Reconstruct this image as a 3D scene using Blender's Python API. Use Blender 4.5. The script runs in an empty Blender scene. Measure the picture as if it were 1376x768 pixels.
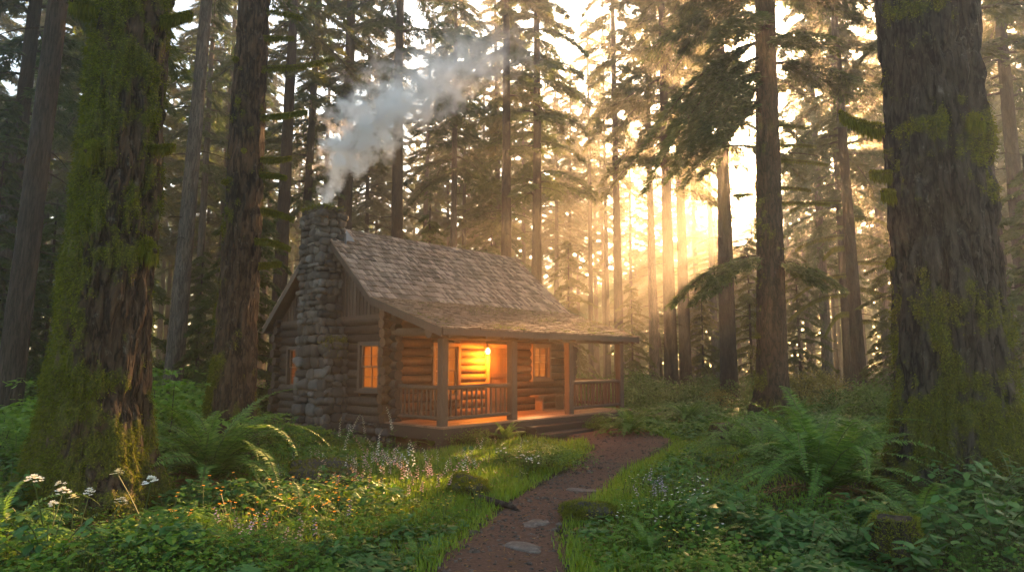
import bpy, bmesh, math, random
import numpy as np
from mathutils import Vector, Matrix, noise as mnoise
R = math.radians
SC = bpy.context.scene
COL = SC.collection
rng = np.random.default_rng(7)
random.seed(7)

# ------------------------------------------------------------------ camera
EYE = 2.0; PITCH = R(6.55); FPX = 880.0
cam_d = bpy.data.cameras.new('camera'); cam = bpy.data.objects.new('camera', cam_d); COL.objects.link(cam)
cam.location = (0, 0, EYE); cam.rotation_euler = (R(90) + PITCH, 0, 0)
cam_d.sensor_width = 36; cam_d.lens = FPX / 1376 * 36; cam_d.clip_end = 600; cam_d.clip_start = .05
SC.camera = cam

# ------------------------------------------------------------------ sky, sun, exposure
SUN_AZ, SUN_EL = R(26.0), R(16.5)           # azimuth from +Y towards +X
w = bpy.data.worlds.new('World'); SC.world = w; w.use_nodes = True
nt = w.node_tree; bg = nt.nodes['Background']
sky = nt.nodes.new('ShaderNodeTexSky'); sky.sky_type = 'NISHITA'; sky.sun_disc = False
sky.sun_elevation = SUN_EL; sky.sun_rotation = SUN_AZ
sky.air_density = 1.0; sky.dust_density = 2.2; sky.ozone_density = 0.6
tint = nt.nodes.new('ShaderNodeMix'); tint.data_type = 'RGBA'; tint.blend_type = 'MULTIPLY'; tint.inputs[0].default_value = 1; tint.inputs[7].default_value = (1.0, .96, .86, 1)   # warm morning air
nt.links.new(sky.outputs[0], tint.inputs[6]); nt.links.new(tint.outputs[2], bg.inputs[0]); bg.inputs[1].default_value = 0.05
sl = bpy.data.lights.new('sun', 'SUN'); sl.energy = 4.2; sl.angle = R(0.6); sl.color = (1.0, .53, .21)
sun = bpy.data.objects.new('sun', sl); COL.objects.link(sun)
sv = Vector((math.sin(SUN_AZ) * math.cos(SUN_EL), math.cos(SUN_AZ) * math.cos(SUN_EL), math.sin(SUN_EL)))
sun.rotation_euler = (-sv).to_track_quat('-Z', 'Y').to_euler(); sun.location = sv * 100
vs = SC.view_settings
vs.view_transform = 'Standard'; vs.look = 'None'; vs.gamma = 1; vs.use_curve_mapping = False; vs.exposure = 3.72
cy = SC.cycles
cy.use_adaptive_sampling = False; cy.max_bounces = 6; cy.diffuse_bounces = 3; cy.glossy_bounces = 2; cy.transmission_bounces = 3
cy.volume_bounces = 2; cy.transparent_max_bounces = 6; cy.use_denoising = True
cy.caustics_reflective = False; cy.caustics_refractive = False
cy.sample_clamp_indirect = 6.0; cy.volume_step_rate = 1.0; cy.volume_max_steps = 128

# ------------------------------------------------------------------ helpers
def ray(px, py):
    a = (px - 688) / FPX; b = (384 - py) / FPX; c, s = math.cos(PITCH), math.sin(PITCH)
    return np.array([a, c - b * s, s + b * c])
def gpt(px, py, z=0.0):
    d = ray(px, py); t = (z - EYE) / d[2]; return d[0] * t, d[1] * t
def dpt(px, py, Y):
    d = ray(px, py); t = Y / d[1]; return np.array([d[0] * t, Y, EYE + d[2] * t])
_T = np.random.default_rng(99).random((32, 32, 32))
def vnoise(P, sc=1.0, seed=0):
    P = np.asarray(P, float) * sc + seed * 7.31
    i = np.floor(P).astype(int); f = P - i; f = f * f * (3 - 2 * f); i &= 31; j = (i + 1) & 31
    x0, y0, z0 = i.T; x1, y1, z1 = j.T; fx, fy, fz = f.T
    L = lambda a, b, t: a + (b - a) * t
    return L(L(L(_T[x0, y0, z0], _T[x1, y0, z0], fx), L(_T[x0, y1, z0], _T[x1, y1, z0], fx), fy),
             L(L(_T[x0, y0, z1], _T[x1, y0, z1], fx), L(_T[x0, y1, z1], _T[x1, y1, z1], fx), fy), fz)
def fbm(P, sc=1.0, seed=0, o=4):
    v = 0; a = .5; t = 0
    for k in range(o):
        v = v + a * vnoise(P, sc * 2 ** k, seed + k); t += a; a *= .5
    return v / t
def nrm(v):
    return v / np.maximum(np.linalg.norm(v, axis=-1, keepdims=True), 1e-9)

class MB:
    """collects vertices and faces; build() links them as ONE mesh object"""
    def __init__(s): s.V = []; s.F = {3: [], 4: []}; s.M = {3: [], 4: []}; s.n = 0; s.poly = []
    def add(s, V, F, m=0):
        V = np.asarray(V, float).reshape(-1, 3); F = np.asarray(F, int)
        if len(V) == 0: return
        s.V.append(V); k = F.shape[1]; s.F[k].append(F + s.n); s.M[k].append(np.full(len(F), m)); s.n += len(V)
    def box(s, x0, x1, y0, y1, z0, z1, m=0, M=None):
        V = np.array([(x, y, z) for x in (x0, x1) for y in (y0, y1) for z in (z0, z1)], float)
        if M is not None: V = np.array([M @ Vector(v) for v in V])
        s.add(V, [(0, 1, 3, 2), (4, 6, 7, 5), (0, 4, 5, 1), (2, 3, 7, 6), (0, 2, 6, 4), (1, 5, 7, 3)], m)
    def tube(s, P, rad, n=8, m=0, caps=True):
        P = np.asarray(P, float); k = len(P); rad = np.broadcast_to(np.asarray(rad, float), (k,))
        T = nrm(np.gradient(P, axis=0)); up = np.array([0, 0, 1.]) if abs(T[0][2]) < .9 else np.array([1., 0, 0])
        A = nrm(np.cross(T, up)); B = np.cross(T, A)
        th = np.linspace(0, 2 * np.pi, n, endpoint=False)
        V = P[:, None] + rad[:, None, None] * (A[:, None] * np.cos(th)[None, :, None] + B[:, None] * np.sin(th)[None, :, None])
        V = V.reshape(-1, 3); i = np.arange(k - 1)[:, None] * n; j = np.arange(n)[None]; j2 = (j + 1) % n
        F = np.stack([i + j, i + j2, i + n + j2, i + n + j], -1).reshape(-1, 4)
        s.add(V, F, m)
        if caps:
            for r0, c, fl in ((0, P[0], 1), (k - 1, P[-1], 0)):
                b = s.n; s.add(np.vstack([V[r0 * n:(r0 + 1) * n], c]), [((q + 1) % n, q, n) if fl == 0 else (q, (q + 1) % n, n) for q in range(n)], m)
    def kites(s, B, D, S, L, W, m=0, fold=0.0, mid=.45):
        """leaf shaped quads: base B, axis D, side S, length L, width W"""
        B = np.asarray(B, float); L = np.broadcast_to(np.asarray(L, float), (len(B),))[:, None]; W = np.broadcast_to(np.asarray(W, float), (len(B),))[:, None]
        N = np.cross(D, S); c = B + D * L * mid + N * W * fold
        V = np.stack([B, c + S * W * .5, B + D * L, c - S * W * .5], 1).reshape(-1, 3)
        s.add(V, np.arange(len(B) * 4).reshape(-1, 4), m)
    def leaf6(s, B, D, S, L, W, m=0, fold=.25, droop=.15):
        B = np.asarray(B, float); n = len(B)
        L = np.broadcast_to(np.asarray(L, float), (n,))[:, None]; W = np.broadcast_to(np.asarray(W, float), (n,))[:, None]
        N = np.cross(D, S); dz = np.array([0, 0, -1.]) * L * droop
        c1 = B + D * L * .3 + N * W * fold; c2 = B + D * L * .68 + N * W * fold * .8 + dz * .4; m1 = B + D * L * .5 + dz * .2
        V = np.stack([B, c1 + S * W * .5, c2 + S * W * .36, B + D * L + dz, c2 - S * W * .36, c1 - S * W * .5], 1).reshape(-1, 3)
        k = np.arange(n)[:, None] * 6
        F = np.concatenate([k + np.array([[0, 1, 2, 3]]), k + np.array([[0, 3, 4, 5]])])
        s.add(V, F, m)
    def mesh(s, name, mats, smooth=False):
        me = bpy.data.meshes.new(name); V = np.concatenate(s.V) if s.V else np.zeros((0, 3))
        me.vertices.add(len(V)); me.vertices.foreach_set('co', V.astype(np.float32).ravel())
        fs = []; ms = []; tot = []
        for k in (3, 4):
            if s.F[k]:
                F = np.concatenate(s.F[k]); fs.append(F.ravel()); ms.append(np.concatenate(s.M[k])); tot.append(np.full(len(F), k))
        if fs:
            li = np.concatenate(fs); tot = np.concatenate(tot); st = np.concatenate([[0], np.cumsum(tot)[:-1]])
            me.loops.add(len(li)); me.loops.foreach_set('vertex_index', li.astype(np.int32))
            me.polygons.add(len(tot)); me.polygons.foreach_set('loop_start', st.astype(np.int32))
            me.polygons.foreach_set('material_index', np.concatenate(ms).astype(np.int32))
            me.polygons.foreach_set('use_smooth', np.full(len(tot), smooth))
        for m in (mats if isinstance(mats, (list, tuple)) else [mats]): me.materials.append(m)
        me.update(calc_edges=True); return me
    def build(s, name, mats, parent=None, smooth=False, loc=None, rot=None):
        return link(name, s.mesh(name, mats, smooth), parent, loc, rot)
def link(name, me, parent=None, loc=None, rot=None, scale=None):
    o = bpy.data.objects.new(name, me); COL.objects.link(o)
    if parent: o.parent = parent
    if loc is not None: o.location = loc
    if rot is not None: o.rotation_euler = rot
    if scale is not None: o.scale = (scale,) * 3 if np.isscalar(scale) else scale
    return o
def tag(o, label=None, cat=None, group=None, kind=None):
    for k, v in (('label', label), ('category', cat), ('group', group), ('kind', kind)):
        if v: o[k] = v
    return o
def thing(name, label, cat, loc=(0, 0, 0), rotz=0, group=None, scale=1):
    o = link(name, None, None, loc, (0, 0, rotz), scale); o.empty_display_size = .2
    return tag(o, label, cat, group)
def attr(o, name, vals):
    a = o.data.attributes.new(name, 'FLOAT', 'POINT'); a.data.foreach_set('value', np.asarray(vals, np.float32))

# ------------------------------------------------------------------ materials
def mat(name, base=(.5, .5, .5), rough=.8, spec=.3):
    m = bpy.data.materials.new(name); m.use_nodes = True; b = m.node_tree.nodes['Principled BSDF']
    b.inputs['Base Color'].default_value = (*base, 1); b.inputs['Roughness'].default_value = rough; b.inputs['Specular IOR Level'].default_value = spec
    return m, m.node_tree, b
class N:
    def __init__(s, t): s.t = t
    def new(s, typ, **kw):
        n = s.t.nodes.new(typ)
        for k, v in kw.items(): setattr(n, k, v)
        return n
    def link(s, a, b): s.t.links.new(a, b)
    def coord(s, scale=(1, 1, 1), out='Object'):
        c = s.new('ShaderNodeTexCoord'); m = s.new('ShaderNodeMapping'); m.inputs['Scale'].default_value = scale
        s.link(c.outputs[out], m.inputs[0]); return m.outputs[0]
    def noise(s, vec, scale, detail=4, rough=.55):
        n = s.new('ShaderNodeTexNoise'); n.inputs['Scale'].default_value = scale; n.inputs['Detail'].default_value = detail; n.inputs['Roughness'].default_value = rough
        s.link(vec, n.inputs['Vector']); return n.outputs[0]
    def ramp(s, fac, stops):
        r = s.new('ShaderNodeValToRGB'); e = r.color_ramp.elements
        while len(e) < len(stops): e.new(.5)
        for k, (p, c) in enumerate(stops): e[k].position = p; e[k].color = (*c, 1) if len(c) == 3 else c
        s.link(fac, r.inputs[0]); return r.outputs[0]
    def mix(s, fac, a, b, mode='MIX'):
        n = s.new('ShaderNodeMix', data_type='RGBA', blend_type=mode)
        for i, v in ((0, fac), (6, a), (7, b)):
            if isinstance(v, (int, float)): n.inputs[i].default_value = v
            elif isinstance(v, tuple): n.inputs[i].default_value = (*v, 1)
            else: s.link(v, n.inputs[i])
        return n.outputs[2]
    def math(s, op, a, b=0.0, c=None):
        n = s.new('ShaderNodeMath', operation=op)
        for i, v in enumerate((a, b, c)):
            if v is None: continue
            if isinstance(v, (int, float)): n.inputs[i].default_value = v
            else: s.link(v, n.inputs[i])
        return n.outputs[0]
    def island(s): return s.new('ShaderNodeNewGeometry').outputs['Random Per Island']
    def bump(s, h, strength, dist, b):
        n = s.new('ShaderNodeBump'); n.inputs['Strength'].default_value = strength; n.inputs['Distance'].default_value = dist
        s.link(h, n.inputs['Height']); s.link(n.outputs[0], b.inputs['Normal'])

def leaf_mat(name, cols, trans=.35, rough=.5, spec=.25, objrand=False, patch=0.0):
    """foliage: colour differs per leaf, light passes through"""
    m, t, b = mat(name, rough=rough, spec=spec); n = N(t)
    f = n.island()
    if objrand:
        f = n.math('ADD', n.math('MULTIPLY', f, .6), n.math('MULTIPLY', n.new('ShaderNodeObjectInfo').outputs['Random'], .4))
    if patch:
        f = n.math('ADD', n.math('MULTIPLY', f, 1 - patch), n.math('MULTIPLY', n.noise(n.coord(), .9, 3), patch))
    k = len(cols); c = n.ramp(f, [(i / max(1, k - 1), c) for i, c in enumerate(cols)])
    n.link(c, b.inputs['Base Color'])
    tr = n.new('ShaderNodeBsdfTranslucent'); n.link(n.mix(1.0, c, (1.15, 1.25, .6), 'MULTIPLY'), tr.inputs[0])
    mx = n.new('ShaderNodeMixShader'); mx.inputs[0].default_value = trans
    n.link(b.outputs[0], mx.inputs[1]); n.link(tr.outputs[0], mx.inputs[2])
    n.link(mx.outputs[0], t.nodes['Material Output'].inputs[0]); return m

def bark_mat(name, dark, light, moss=False, zs=.18, lichen=.0):
    m, t, b = mat(name, rough=.9, spec=.15); n = N(t); co = n.coord((1, 1, zs))
    fu = n.noise(co, 7.5, 3, .6); fu = n.math('MULTIPLY', n.math('ABSOLUTE', n.math('SUBTRACT', fu, .5)), 2.0); fu = n.ramp(fu, [(.0, (0, 0, 0)), (.13, (.75, .75, .75)), (.4, (1, 1, 1))])
    h = n.math('MULTIPLY', n.math('ADD', n.noise(co, 18, 6, .68), .18), n.math('ADD', n.math('MULTIPLY', fu, .62), .25)); c = n.ramp(h, [(.2, dark), (.55, tuple((a + d) / 2 for a, d in zip(dark, light))), (.75, light)])
    big = n.noise(n.coord(), .9, 3); c = n.mix(n.math('MULTIPLY', big, .55), c, tuple(x * .6 for x in dark))
    if lichen:
        l = n.ramp(n.noise(n.coord((1, 1, .7)), 9, 5, .7), [(.60, (0, 0, 0)), (.68, (1, 1, 1))])
        c = n.mix(n.math('MULTIPLY', l, lichen), c, (.22, .22, .19))
    if moss:
        at = n.new('ShaderNodeAttribute', attribute_name='moss').outputs['Fac']
        k = n.math('ADD', at, n.math('MULTIPLY', n.math('SUBTRACT', n.noise(n.coord(), 22, 5, .7), .5), .9))
        k = n.ramp(k, [(.42, (0, 0, 0)), (.6, (1, 1, 1))])
        mc = n.ramp(n.noise(n.coord(), 30, 5, .7), [(.3, (.02, .023, .005)), (.5, (.055, .057, .010)), (.7, (.12, .11, .018))])
        c = n.mix(k, c, mc)
    n.link(c, b.inputs['Base Color']); n.bump(h, .9, .05, b); return m

def wood_mat(name, cols, grain=(1, 1, 1), rough=.75, vary=.5):
    m, t, b = mat(name, rough=rough, spec=.25); n = N(t)
    h = n.noise(n.coord(grain), 12, 5, .6); isl = n.island()
    f = n.math('ADD', n.math('MULTIPLY', h, 1 - vary), n.math('MULTIPLY', isl, vary))
    c = n.ramp(f, [(.2 + .6 * i / (len(cols) - 1), q) for i, q in enumerate(cols)])
    st = n.noise(n.coord(), 1.7, 4); c = n.mix(n.math('MULTIPLY', st, .5), c, tuple(x * .55 for x in cols[0]))
    n.link(c, b.inputs['Base Color']); n.bump(h, .5, .02, b); return m

M = {}
M['needle'] = leaf_mat('needle', [(.026, .048, .011), (.054, .086, .017), (.095, .125, .024)], .5, objrand=True)
M['needle_warm'] = leaf_mat('needle_warm', [(.035, .050, .014), (.075, .085, .020), (.12, .12, .028)], .55, objrand=True)
M['needle_near'] = leaf_mat('needle_near', [(.024, .055, .014), (.05, .095, .022), (.09, .13, .03)], .35)
M['twig'] = bark_mat('twig', (.035, .026, .018), (.09, .07, .05))
M['bark'] = bark_mat('bark', (.018, .013, .010), (.10, .075, .056))
M['bark_grey'] = bark_mat('bark_grey', (.045, .037, .03), (.24, .20, .165), lichen=.5)
M['bark_moss'] = bark_mat('bark_moss', (.013, .009, .006), (.13, .084, .052), moss=True, zs=.22, lichen=.25)
M['bark_right'] = bark_mat('bark_right', (.010, .008, .007), (.098, .078, .062), moss=True, zs=.2, lichen=.3)
M['moss'] = leaf_mat('moss', [(.036, .046, .006), (.10, .112, .012), (.22, .215, .022)], .3, rough=.9, spec=.05, patch=.5)
M['fern'] = leaf_mat('fern', [(.045, .10, .017), (.095, .18, .03), (.17, .26, .045)], .35, rough=.5, patch=.3)
M['fern_dry'] = leaf_mat('fern_dry', [(.10, .05, .02), (.16, .08, .03), (.20, .12, .04)], .3)
M['shrub'] = leaf_mat('shrub', [(.036, .085, .016), (.075, .15, .025), (.155, .235, .04)], .4, patch=.4)
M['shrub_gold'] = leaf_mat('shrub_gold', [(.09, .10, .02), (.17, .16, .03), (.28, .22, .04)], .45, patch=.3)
M['broad'] = leaf_mat('broad', [(.028, .075, .02), (.054, .13, .03), (.10, .19, .042)], .3, rough=.55, spec=.2, patch=.3)
M['cover'] = leaf_mat('cover', [(.036, .092, .014), (.08, .165, .021), (.165, .245, .032)], .35, rough=.65, spec=.12, patch=.5)
M['grass'] = leaf_mat('grass', [(.08, .15, .016), (.15, .23, .022), (.25, .29, .03)], .4, patch=.6)
M['stem'] = leaf_mat('stem', [(.05, .07, .02), (.08, .10, .03)], .2)
def petal(name, a, b_): M[name] = leaf_mat(name, [a, b_], .3, rough=.6)
petal('petal_white', (.60, .58, .55), (.82, .80, .76)); petal('petal_pink', (.50, .26, .28), (.78, .52, .50))
petal('petal_orange', (.70, .24, .03), (.85, .42, .06)); petal('petal_yellow', (.65, .45, .05), (.8, .62, .1)); petal('petal_lilac', (.36, .26, .45), (.6, .48, .62))
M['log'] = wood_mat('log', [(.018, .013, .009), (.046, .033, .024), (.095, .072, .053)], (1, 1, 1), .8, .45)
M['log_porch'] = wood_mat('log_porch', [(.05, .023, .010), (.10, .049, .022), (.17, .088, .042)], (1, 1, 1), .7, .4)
M['board'] = wood_mat('board', [(.038, .027, .020), (.078, .058, .044), (.13, .10, .076)], (6, 6, .5), .8, .5)
M['post'] = wood_mat('post', [(.042, .027, .017), (.085, .058, .038), (.14, .10, .068)], (5, 5, .5), .75, .3)
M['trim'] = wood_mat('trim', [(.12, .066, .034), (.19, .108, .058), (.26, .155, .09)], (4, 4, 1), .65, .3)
M['floor'] = wood_mat('floor', [(.13, .075, .042), (.22, .13, .075), (.30, .19, .12)], (1, 6, 6), .6, .5)
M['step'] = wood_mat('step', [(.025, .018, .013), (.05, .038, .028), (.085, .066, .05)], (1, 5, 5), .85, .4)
M['shingle'] = wood_mat('shingle', [(.11, .075, .053), (.24, .172, .126), (.40, .30, .225)], (7, 1.0, 1.0), .7, .72)
M['shingle_porch'] = wood_mat('shingle_porch', [(.11, .072, .048), (.20, .138, .094), (.30, .215, .15)], (7, 1.0, 1.0), .75, .55)
M['door'] = wood_mat('door', [(.05, .022, .009), (.085, .038, .016), (.12, .058, .026)], (6, 6, .6), .5, .3)
m, t, b = mat('stone', rough=.85, spec=.25); n = N(t); isl = n.island(); h = n.noise(n.coord(), 9, 6, .65)
c = n.ramp(isl, [(0, (.026, .022, .018)), (.35, (.052, .046, .039)), (.65, (.085, .075, .064)), (.9, (.14, .128, .115)), (1, (.07, .05, .034))])
c = n.mix(n.ramp(h, [(.35, (0, 0, 0)), (.7, (.7, .7, .7))]), c, (.05, .045, .038)); n.link(c, b.inputs[0]); n.bump(h, .6, .03, b); M['stone'] = m
M['mortar'] = mat('mortar', (.022, .019, .016), .95)[0]
m, t, b = mat('path_stone', rough=.85, spec=.25); n = N(t); h = n.noise(n.coord(), 14, 6, .7)
c = n.ramp(h, [(.3, (.055, .042, .034)), (.55, (.115, .094, .078)), (.75, (.19, .165, .145))]); n.link(c, b.inputs[0]); n.bump(h, .6, .02, b); M['path_stone'] = m
M['flash'] = mat('flashing', (.17, .18, .19), .4)[0]; M['flash'].node_tree.nodes['Principled BSDF'].inputs['Metallic'].default_value = .6
M['iron'] = mat('iron', (.03, .028, .026), .5)[0]
def emit(name, col, s):
    m, t, b = mat(name, col); b.inputs['Emission Color'].default_value = (*col, 1); b.inputs['Emission Strength'].default_value = s; return m
M['bulb'] = emit('lit_bulb', (1, .55, .16), 6)
def lit_pane(name, s):
    m, t, b = mat(name, (.02, .01, .006), .3, .15); n = N(t)
    v = n.noise(n.coord((14, 14, .6)), 1.6, 3); f = n.ramp(v, [(.3, (.30, .045, .003)), (.5, (.85, .18, .010)), (.72, (1, .31, .03))])
    k = n.noise(n.coord((1, 1, 1)), 1.3, 2); f = n.mix(n.math('MULTIPLY', k, .8), f, (.16, .035, .004))
    n.link(f, b.inputs['Emission Color']); b.inputs['Emission Strength'].default_value = s; return m
M['pane'] = lit_pane('lit_pane', .062); M['pane_dim'] = lit_pane('dim_pane', .02)
# ground and path
m, t, b = mat('forest_floor', rough=.95, spec=.1); n = N(t); co = n.coord()
g = n.noise(co, .7, 5); f = n.noise(co, 9, 6, .7)
c1 = n.ramp(f, [(.3, (.020, .022, .008)), (.5, (.04, .048, .014)), (.7, (.075, .07, .025))]); c2 = n.ramp(f, [(.3, (.022, .015, .010)), (.6, (.055, .037, .024)), (.8, (.10, .07, .045))])
n.link(n.mix(n.ramp(g, [(.45, (0, 0, 0)), (.6, (1, 1, 1))]), c1, c2), b.inputs[0]); n.bump(f, .8, .05, b); M['floor_forest'] = m
m, t, b = mat('dirt_path', rough=.95, spec=.12); n = N(t); co = n.coord(); f = n.noise(co, 26, 7, .75); g = n.noise(co, 1.4, 4)
c = n.ramp(f, [(.3, (.055, .027, .018)), (.5, (.115, .064, .043)), (.68, (.18, .108, .076)), (.8, (.30, .21, .16))])
c = n.mix(n.math('MULTIPLY', g, .5), c, (.05, .028, .02)); n.link(c, b.inputs[0]); n.bump(f, .9, .03, b); M['dirt'] = m

# ------------------------------------------------------------------ terrain and path
def hgt(x, y):
    x = np.asarray(x, float); y = np.asarray(y, float); P = np.stack([x, y, np.zeros_like(x)], -1).reshape(-1, 3)
    far = np.clip((np.hypot(x, y) - 14) / 30, 0, 1)
    h = (fbm(P, .35, 3, 3).reshape(x.shape) - .5) * .22 + (fbm(P, .07, 5, 2).reshape(x.shape) - .5) * 1.6 * far
    side = np.clip((np.abs(x - .6) - 2.2) / 3.5, 0, 1) * np.clip((15 - y) / 6, 0, 1)
    return h + side * .18
def g3(px, py):
    x, y = gpt(px, py); 
    for _ in range(4): x, y = gpt(px, py, float(hgt(x, y)))
    return np.array([x, y, float(hgt(x, y))])
mb = MB()
xs = np.concatenate([np.linspace(-110, -20, 46)[:-1], np.linspace(-20, 20, 161)[:-1], np.linspace(20, 110, 46)])
ys = np.concatenate([np.linspace(-40, 3, 22)[:-1], np.linspace(3, 26, 116)[:-1], np.linspace(26, 140, 58)])
X, Y = np.meshgrid(xs, ys); V = np.stack([X, Y, hgt(X, Y)], -1).reshape(-1, 3)
i = np.arange(len(ys) - 1)[:, None] * len(xs); j = np.arange(len(xs) - 1)[None]
mb.add(V, np.stack([i + j, i + j + 1, i + j + 1 + len(xs), i + j + len(xs)], -1).reshape(-1, 4))
tag(mb.build('ground', M['floor_forest'], smooth=True), kind='structure')
# path: left and right edges read along the way
PL = [(500, 900), (570, 768), (628, 720), (662, 688), (706, 658), (748, 636), (782, 618), (794, 604), (776, 592), (735, 585)]
PR = [(850, 900), (778, 768), (765, 720), (772, 690), (800, 664), (826, 642), (848, 624), (880, 606), (905, 594), (860, 580)]
pl = np.array([gpt(*p) for p in PL]); pr = np.array([gpt(*p) for p in PR])
def resamp(P, k):
    d = np.concatenate([[0], np.cumsum(np.linalg.norm(np.diff(P, axis=0), axis=1))]); u = np.linspace(0, d[-1], k)
    Q = np.stack([np.interp(u, d, P[:, a]) for a in range(2)], -1)
    for _ in range(3): Q[1:-1] = (Q[:-2] + 2 * Q[1:-1] + Q[2:]) / 4
    return Q
K = 120; pl = resamp(pl, K); pr = resamp(pr, K); PATHC = (pl + pr) / 2; PATHW = np.linalg.norm(pr - pl, axis=1) / 2
jl = (fbm(np.stack([pl[:, 0], pl[:, 1], np.zeros(K)], -1), 1.6, 11) - .5)[:, None] * .55; jr = (fbm(np.stack([pr[:, 0], pr[:, 1], np.ones(K)], -1), 1.6, 12) - .5)[:, None] * .55
dd = nrm(pr - pl); el = pl + dd * jl; er = pr + dd * jr
u = np.linspace(0, 1, 15)[None, :, None]; G = el[:, None] * (1 - u) + er[:, None] * u
Z = hgt(G[..., 0], G[..., 1]); edge = np.minimum(u[..., 0], 1 - u[..., 0]); Z = Z + .012 - .03 * np.clip(edge * 4, 0, 1) * 0 + (fbm(np.stack([G[..., 0], G[..., 1], Z * 0], -1).reshape(-1, 3), 3, 4).reshape(Z.shape) - .5) * .02 + .012
Z = np.where(edge < .01, Z - .05, Z)
mb = MB(); V = np.concatenate([G, Z[..., None]], -1).reshape(-1, 3); i = np.arange(K - 1)[:, None] * 15; j = np.arange(14)[None]
mb.add(V, np.stack([i + j, i + j + 1, i + j + 16, i + j + 15], -1).reshape(-1, 4)); tag(mb.build('dirt_path', M['dirt'], smooth=True), kind='structure')
def path_dist(x, y):
    """distance outside the path edge (negative on it)"""
    d = np.hypot(np.asarray(x)[:, None] - PATHC[None, :, 0], np.asarray(y)[:, None] - PATHC[None, :, 1]) - PATHW[None] ; return d.min(1)

# ------------------------------------------------------------------ cabin
D1 = np.array([.680, .733]); D2 = np.array([-.733, .680]); P0 = np.array([-1.63, 15.55]); ROT = math.atan2(D1[1], D1[0])
def cab(t, s, z=0): q = P0 + D1 * t + D2 * s; return (q[0], q[1], z)
def uncab(x, y): return (np.asarray(x) - P0[0]) * D1[0] + (np.asarray(y) - P0[1]) * D1[1], (np.asarray(x) - P0[0]) * D2[0] + (np.asarray(y) - P0[1]) * D2[1]
cabin = thing('log_cabin', 'weathered log cabin with shingle roof, stone chimney and lit porch', 'cabin', (P0[0], P0[1], 0), ROT)
L, S0, S1, ZT = 7.3, 2.0, 7.7, 3.2
LR = .125; NZ = 12; ZB = .36
def log_wall(axis, c0, a0, a1, off, openings, ext=.3, m='log', matA=None):
    mb = MB(); rows = [ZB + LR * .9 + k * (ZT - ZB) / NZ + off for k in range(NZ)]
    def put(u0, u1, z, free0, free1):
        n = max(3, int((u1 - u0) / .35)); us = np.linspace(u0, u1, n); sd = random.uniform(0, 99)
        P = np.zeros((n, 3)); P[:, axis] = us; P[:, 1 - axis] = c0 + (vnoise(np.stack([us, us * 0 + sd, us * 0], -1), .8) - .5) * .025; P[:, 2] = z + (vnoise(np.stack([us, us * 0 + sd, us * 0 + 5], -1), .8) - .5) * .02
        r = LR * (1.0 + (vnoise(np.stack([us, us * 0 + sd, us * 0 + 9], -1), 1.3) - .5) * .18)
        mb.tube(P, r, 14)
        b = [0, 0, 0, 0]; lo = max(u0, a0); hi = min(u1, a1)
        if hi > lo:
            if axis == 0: mb.box(lo, hi, c0 - .05, c0 + .05, z + LR * .55, z + LR * 1.35, 1)
            else: mb.box(c0 - .05, c0 + .05, lo, hi, z + LR * .55, z + LR * 1.35, 1)
    for z in rows:
        segs = [(a0 - ext + random.uniform(-.06, .06), a1 + ext + random.uniform(-.06, .06))]
        for (o0, o1, z0, z1) in openings:
            if z0 - LR * .4 < z < z1 + LR * .4:
                segs = [q for (p, r) in segs for q in ((p, min(r, o0)), (max(p, o1), r)) if q[1] - q[0] > .05]
        for p, r in segs: put(p, r, z, 1, 1)
    return mb.build('log_wall', [M[m], M['mortar']], cabin, smooth=True)
WG1 = (2.26, 3.28, 1.22, 2.52); WG2 = (6.25, 7.1, 1.22, 2.45)
WF1 = (1.27, 2.28, 1.0, 2.5); DOOR = (3.33, 4.35, .5, 2.5); WF2 = (5.34, 6.25, 1.42, 2.55)
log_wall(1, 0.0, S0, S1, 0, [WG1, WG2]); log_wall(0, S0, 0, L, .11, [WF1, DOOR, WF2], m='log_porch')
log_wall(1, L, S0, S1, 0, []); log_wall(0, S1, 0, L, .11, [])
# stone foundation
BASE = None
def rcube(nsub=4, p=3.2):
    g = np.linspace(-1, 1, nsub + 1); V = []; F = []; idx = {}
    def vid(p_):
        k = tuple(np.round(p_, 5))
        if k not in idx: idx[k] = len(V); V.append(p_)
        return idx[k]
    for ax in range(3):
        for sg in (-1, 1):
            for a in range(nsub):
                for b_ in range(nsub):
                    q = []
                    for (da, db) in ((0, 0), (1, 0), (1, 1), (0, 1)):
                        v = np.zeros(3); v[ax] = sg; v[(ax + 1) % 3] = g[a + da]; v[(ax + 2) % 3] = g[b_ + db]; q.append(vid(v))
                    F.append(q if sg > 0 else q[::-1])
    V = np.array(V); V = V / (np.abs(V) ** p).sum(1, keepdims=True) ** (1 / p); return V, np.array(F)
RC, RF = rcube()
def stone(mb, c, sx, sy, sz, rot=0.0, amp=.30, m=0):
    V = RC.copy(); sd = random.uniform(0, 60); V = V * (1 + amp * (vnoise(V, 1.3, sd)[:, None] - .5) * 2)
    V = V * np.array([sx, sy, sz]); a = rot; ca, sa = math.cos(a), math.sin(a)
    V = np.stack([V[:, 0] * ca - V[:, 1] * sa, V[:, 0] * sa + V[:, 1] * ca, V[:, 2]], -1) + np.array(c); mb.add(V, RF, m)
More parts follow.
